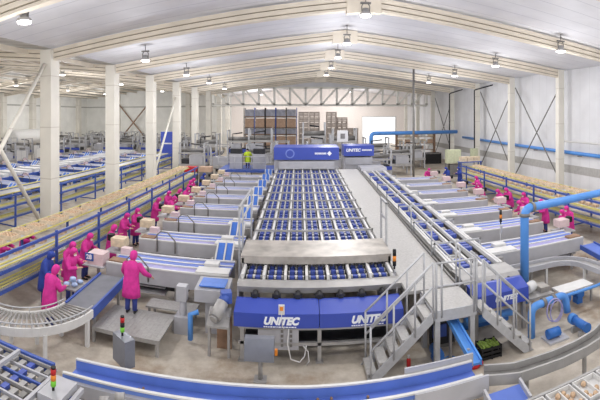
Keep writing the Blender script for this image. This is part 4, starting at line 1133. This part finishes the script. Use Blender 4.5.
# second sorter in the aisle with its own packing conveyors
t=thing('aisle_sorter','long blue framed sorting line with white covers in the left aisle','sorting machine',(-21.5,14,0))
MB().b(-22.6,-20.4,14,50,.7,1.15).build('frame','blue',t)
m=MB()
for i in range(36): m.b(-22.5,-20.5,14.1+i,14.72+i,1.15,1.34+.05*(i%3))
m.build('cover_row','white',t)
for y in range(15,50,4):
    for x in (-22.4,-20.6): MB().b(x-.06,x+.06,y-.06,y+.06,0,.7).build('leg','steel',t)
bl=lane.copy(); C.objects.link(bl)
for c in kids(lane):
    d=c.copy(); C.objects.link(d); d.parent=bl
    if c.name.startswith(('side_panel','near_belt','cover_plate')):
        d.data=c.data.copy(); d.data.materials.clear(); d.data.materials.append(M['blue' if c.name.startswith('side') else 'dbelt'])
    for g in kids(c):
        e=g.copy(); C.objects.link(e); e.parent=d
for k in range(11):
    y=15.5+3.2*k
    if k==0:
        bl.location=(-20.2,y,0); bl['label']='first packing conveyor from the front between the left aisle sorter and the columns'; bl['group']='packing conveyors in the left aisle'; continue
    dup(bl,(-20.2,y,0),'%s packing conveyor from the front between the left aisle sorter and the columns'%ORD[k],group='packing conveyors in the left aisle',rz=0)
for k in range(8):
    y=24+3.4*k
    dup(bl,(-27.2,y,0),'%s packing conveyor from the front on the far side of the left aisle sorter'%ORD[k],group='packing conveyors beyond the aisle sorter',rz=0)
for i,(x,y) in enumerate(((-25.5,21.5),(-29.5,27.5),(-31,24),(-15.6,13.2))):
    t=thing('carton_stack',('pile of orange-brown cartons in the left aisle, near the rack' if i==3 else '%s pile of tan cartons from the front beyond the aisle sorter'%ORD[i]),'carton pile',(x,y,0))
    MB().b(x-.6,x+.6,y-.5,y+.5,0,.14).build('pallet','brown',t)
    for a in range(3):
        for b_ in range(3): MB().b(x-.58+.39*a,x-.22+.39*a,y-.48,y+.48,.142+.3*b_,.43+.3*b_).build('carton','tan' if i<3 else 'orange',t)
t=thing('wall_tank','white rounded tank against the far left wall','tank',(-38,50,0))
MB().tube([(-38.5,47,2.6),(-38.5,47.3,2.6),(-38.5,53.7,2.6),(-38.5,54,2.6)],[.9,1.2,1.2,.9],16).build('shell','white',t)
for y in (48,53): MB().b(-39.2,-37.8,y-.15,y+.15,0,1.5).build('saddle','steel',t)
# pallet rack and bins at the back
t=thing('pallet_rack','tall dark pallet rack at the back of the hall left of the bin stacks','rack',(-4,61,0))
for i in range(6): MB().b(-8.0+1.52*i-.06,-8.0+1.52*i+.06,60.2,60.32,0,7.0).b(-8.0+1.52*i-.06,-8.0+1.52*i+.06,61.7,61.82,0,7.0).build('upright','blue' if i%2 else 'dark',t)
LV=(1.5,3.1,4.1,5.65)
for z in LV: MB().b(-8.06,-.34,60.2,60.3,z-.1,z).b(-8.06,-.34,61.7,61.8,z-.1,z).build('load_beam','dsteel',t)
names={0:('bottom','tan'),1:('second','wrap'),2:('third','brownl'),3:('fourth','wrap'),4:('top','wrap')}
zs=(0.0,)+LV
hs=(1.3,1.35,.85,1.35,1.1)
kinds=('brownl','brownl','wrap','brownl','wrap')
for lv in range(5):
    for i in range(5):
        x=-7.24+1.52*i; z=zs[lv]+.002
        tt=thing('pallet_load','%s load from the left on the %s level of the back pallet rack'%(ORD[i],('floor','second','third','fourth','top')[lv]),'pallet load',(x,61,z),'loads on the back pallet rack')
        MB().b(x-.66,x+.66,60.32,61.68,z,z+.12).build('pallet','brown',tt)
        MB().b(x-.64,x+.64,60.35,61.65,z+.12,z+hs[lv]).build('wrapped_goods',kinds[lv],tt)
def make_bin(label,group):
    t=thing('pallet_bin',label,'bin',(0,0,0),group,local=True)
    m=MB()
    for z in (.12,.36,.60): m.b(-.75,.75,-.6,-.56,z,z+.19).b(-.75,.75,.56,.6,z,z+.19).b(-.75,-.71,-.56,.56,z,z+.19).b(.71,.75,-.56,.56,z,z+.19)
    m.b(-.71,.71,-.56,.56,.12,.16).build('slatted_box','binmat',t)
    m=MB()
    for x in (-.68,0,.68): m.b(x-.07,x+.07,-.58,.58,0,.12)
    m.build('skid','binmat',t)
    m=MB()
    for x in (-.71,0,.71): m.b(x-.04,x+.04,-.63,-.6,.1,.8).b(x-.04,x+.04,.6,.63,.1,.8)
    m.build('corner_post','binmat',t)
    return t
bn=None
cols=[(.6,8),(2.2,8),(4.7,8),(6.3,7),(7.9,5)]
for ci,(x,nn) in enumerate(cols):
    for k in range(nn):
        lab='slatted bin %s from the floor in %s back bin column'%(ORD[k],('leftmost','second','third','fourth','rightmost')[ci])
        if bn is None: bn=make_bin(lab,'stacked pallet bins at the back'); bn.location=(x,62,0)
        else: dup(bn,(x,62,.802*k),lab)
# wall side things at the back right
t=thing('switch_cabinet','sage green switch cabinet on a frame by the right wall at the back','cabinet',(13.4,35,0))
MB().b(12.75,14.05,34.7,35.3,1.6,2.8).build('body','cabinet',t); MB().b(12.8,13.38,34.67,34.7,1.65,2.75).build('door','cabinet',t); MB().b(13.42,14.0,34.67,34.7,1.65,2.75).build('door','cabinet',t)
for x in (12.8,14.0): MB().b(x-.05,x+.05,34.75,35.25,0,1.6).build('leg','dsteel',t)
MB().b(13.0,13.9,34.75,35.2,.4,1.5).build('lower_box','dsteel',t)
t=thing('switch_cabinet','small sage box on the column foot right of the taller cabinet','cabinet',(17.2,38.5,0))
MB().b(16.9,17.6,38.9,39.3,1.5,2.5).build('body','cabinet',t); MB().b(17.2,17.3,39.0,39.2,0,1.5).build('post','steel',t)
for i,(x,w_) in enumerate(((12.9,1.3),(16.0,2.0))):
    t=thing('dark_bin',('left','right')[i]+' black open container standing at the back before the pinkish wall','container',(x,49,0))
    MB().b(x-w_/2,x+w_/2,48.4,48.46,0,1.3).b(x-w_/2,x+w_/2,49.54,49.6,0,1.3).b(x-w_/2,x-w_/2+.06,48.46,49.54,0,1.3).b(x+w_/2-.06,x+w_/2,48.46,49.54,0,1.3).b(x-w_/2+.06,x+w_/2-.06,48.46,49.54,0,.1).build('tub','black',t)
    MB().b(x-w_/2,x+w_/2,48.36,48.4,1.2,1.34).build('lip','dsteel',t)
t=thing('goods_shelf','brown cluttered goods shelf behind the black containers','shelf',(14.4,51,0))
for x in (11.98,16.92): MB().b(x-.05,x+.05,50.6,51.4,0,3.8).build('upright','brown',t)
for z in (1.6,2.4,3.2): MB().b(12.03,16.87,50.6,51.4,z-.06,z).build('board','brown',t)
for i in range(15):
    x=12.4+(i%5)*1.0; z=(1.6,2.4,3.2)[i//5]+.002
    o=MB().b(x-.3,x+.3,50.7,51.2,z,z+.45).build('storage_box',('brownl','white','tan')[i%3]); tag(o,'small box %s from the left on the %s board of the brown shelf'%(ORD[i%5],('lowest','middle','highest')[i//5]),'box','boxes on the brown shelf')
o=MB().tube([(10.25,36.8,0),(10.25,36.8,roof(10.25)+.6)],.10,10).build('standpipe','dsteel'); tag(o,'tall dark standpipe rising to the roof beyond the right conveyors','pipe')
pipe('cable_conduit','black conduit climbing the far right column and bending under the roof',[(17.65,47.3,0),(17.65,47.3,8.5),(18.6,45.5,8.9)],.07,'dark')
pipe('cable_conduit','black conduit climbing the nearer right column and bending under the roof',[(17.65,39.9,0),(17.65,39.9,8.5),(18.6,37.6,8.9)],.07,'dark')
t=thing('terminal','pale operator terminal with a dark screen on a pole behind the hoods','terminal',(3.4,33.4,0))
MB().tube([(3.4,33.4,0),(3.4,33.4,3.8)],.06,8).build('pole','steel',t); MB().b(3.0,3.85,33.2,33.5,3.75,4.65).build('housing','white',t); MB().b(3.25,3.6,33.17,33.2,4.0,4.4).build('screen','dsteel',t)
t=thing('blue_cabinet','royal blue machine cabinet seen between the third and fourth left columns','cabinet',(-14.6,46,0))
MB().b(-15.6,-14.2,45.5,46.5,.9,4.0).build('body','hood',t); MB().b(-15.5,-14.3,45.47,45.5,2.6,2.75).build('stripe','white',t)
for x in (-15.4,-14.4): MB().b(x-.08,x+.08,45.6,46.4,0,.9).build('leg','steel',t)
for i,(x,y,z,m_) in enumerate(((-8.7,33.0,0,'red'),(-7.5,33.2,0,'brownl'))):
    t=thing('carton_stack',('red','brown')[i]+' cartons on a trolley at the far end of the left packing row','carton pile',(x,y,0))
    MB().b(x-.5,x+.5,y-.4,y+.4,.0,1.3).build('trolley','dsteel',t)
    for a in range(2): MB().b(x-.5+.5*a,x-.02+.5*a,y-.38,y+.38,1.302,1.7).build('carton',m_,t)
for a in range(3):
    o=MB().b(0,.55,0,.5,0,.4).build('carton','tan'); o.location=(13.2+.6*a,32.6,1.952); tag(o,'tan carton, %s from the left, on the stand beyond the wall rack'%ORD[a],'carton','cartons at the end of the right rack')
t=thing('carton_stand','small blue stand holding tan cartons at the far end of the right rack','stand',(14.1,32.8,0))
MB().b(13.1,15.1,32.5,33.2,1.88,1.95).build('top','blue',t)
for x in (13.2,15.0):
    for y in (32.6,33.1): MB().b(x-.04,x+.04,y-.04,y+.04,0,1.88).build('leg','blue',t)

# ------------------------------------------------------------------ world and view
w=bpy.data.worlds.new('sky'); sc.world=w; w.use_nodes=True
bg=w.node_tree.nodes['Background']; bg.inputs[0].default_value=(1,.99,.98,1); bg.inputs[1].default_value=1.6
vs=sc.view_settings; vs.view_transform='Standard'; vs.look='None'; vs.gamma=1; vs.exposure=-0.16; vs.use_curve_mapping=False
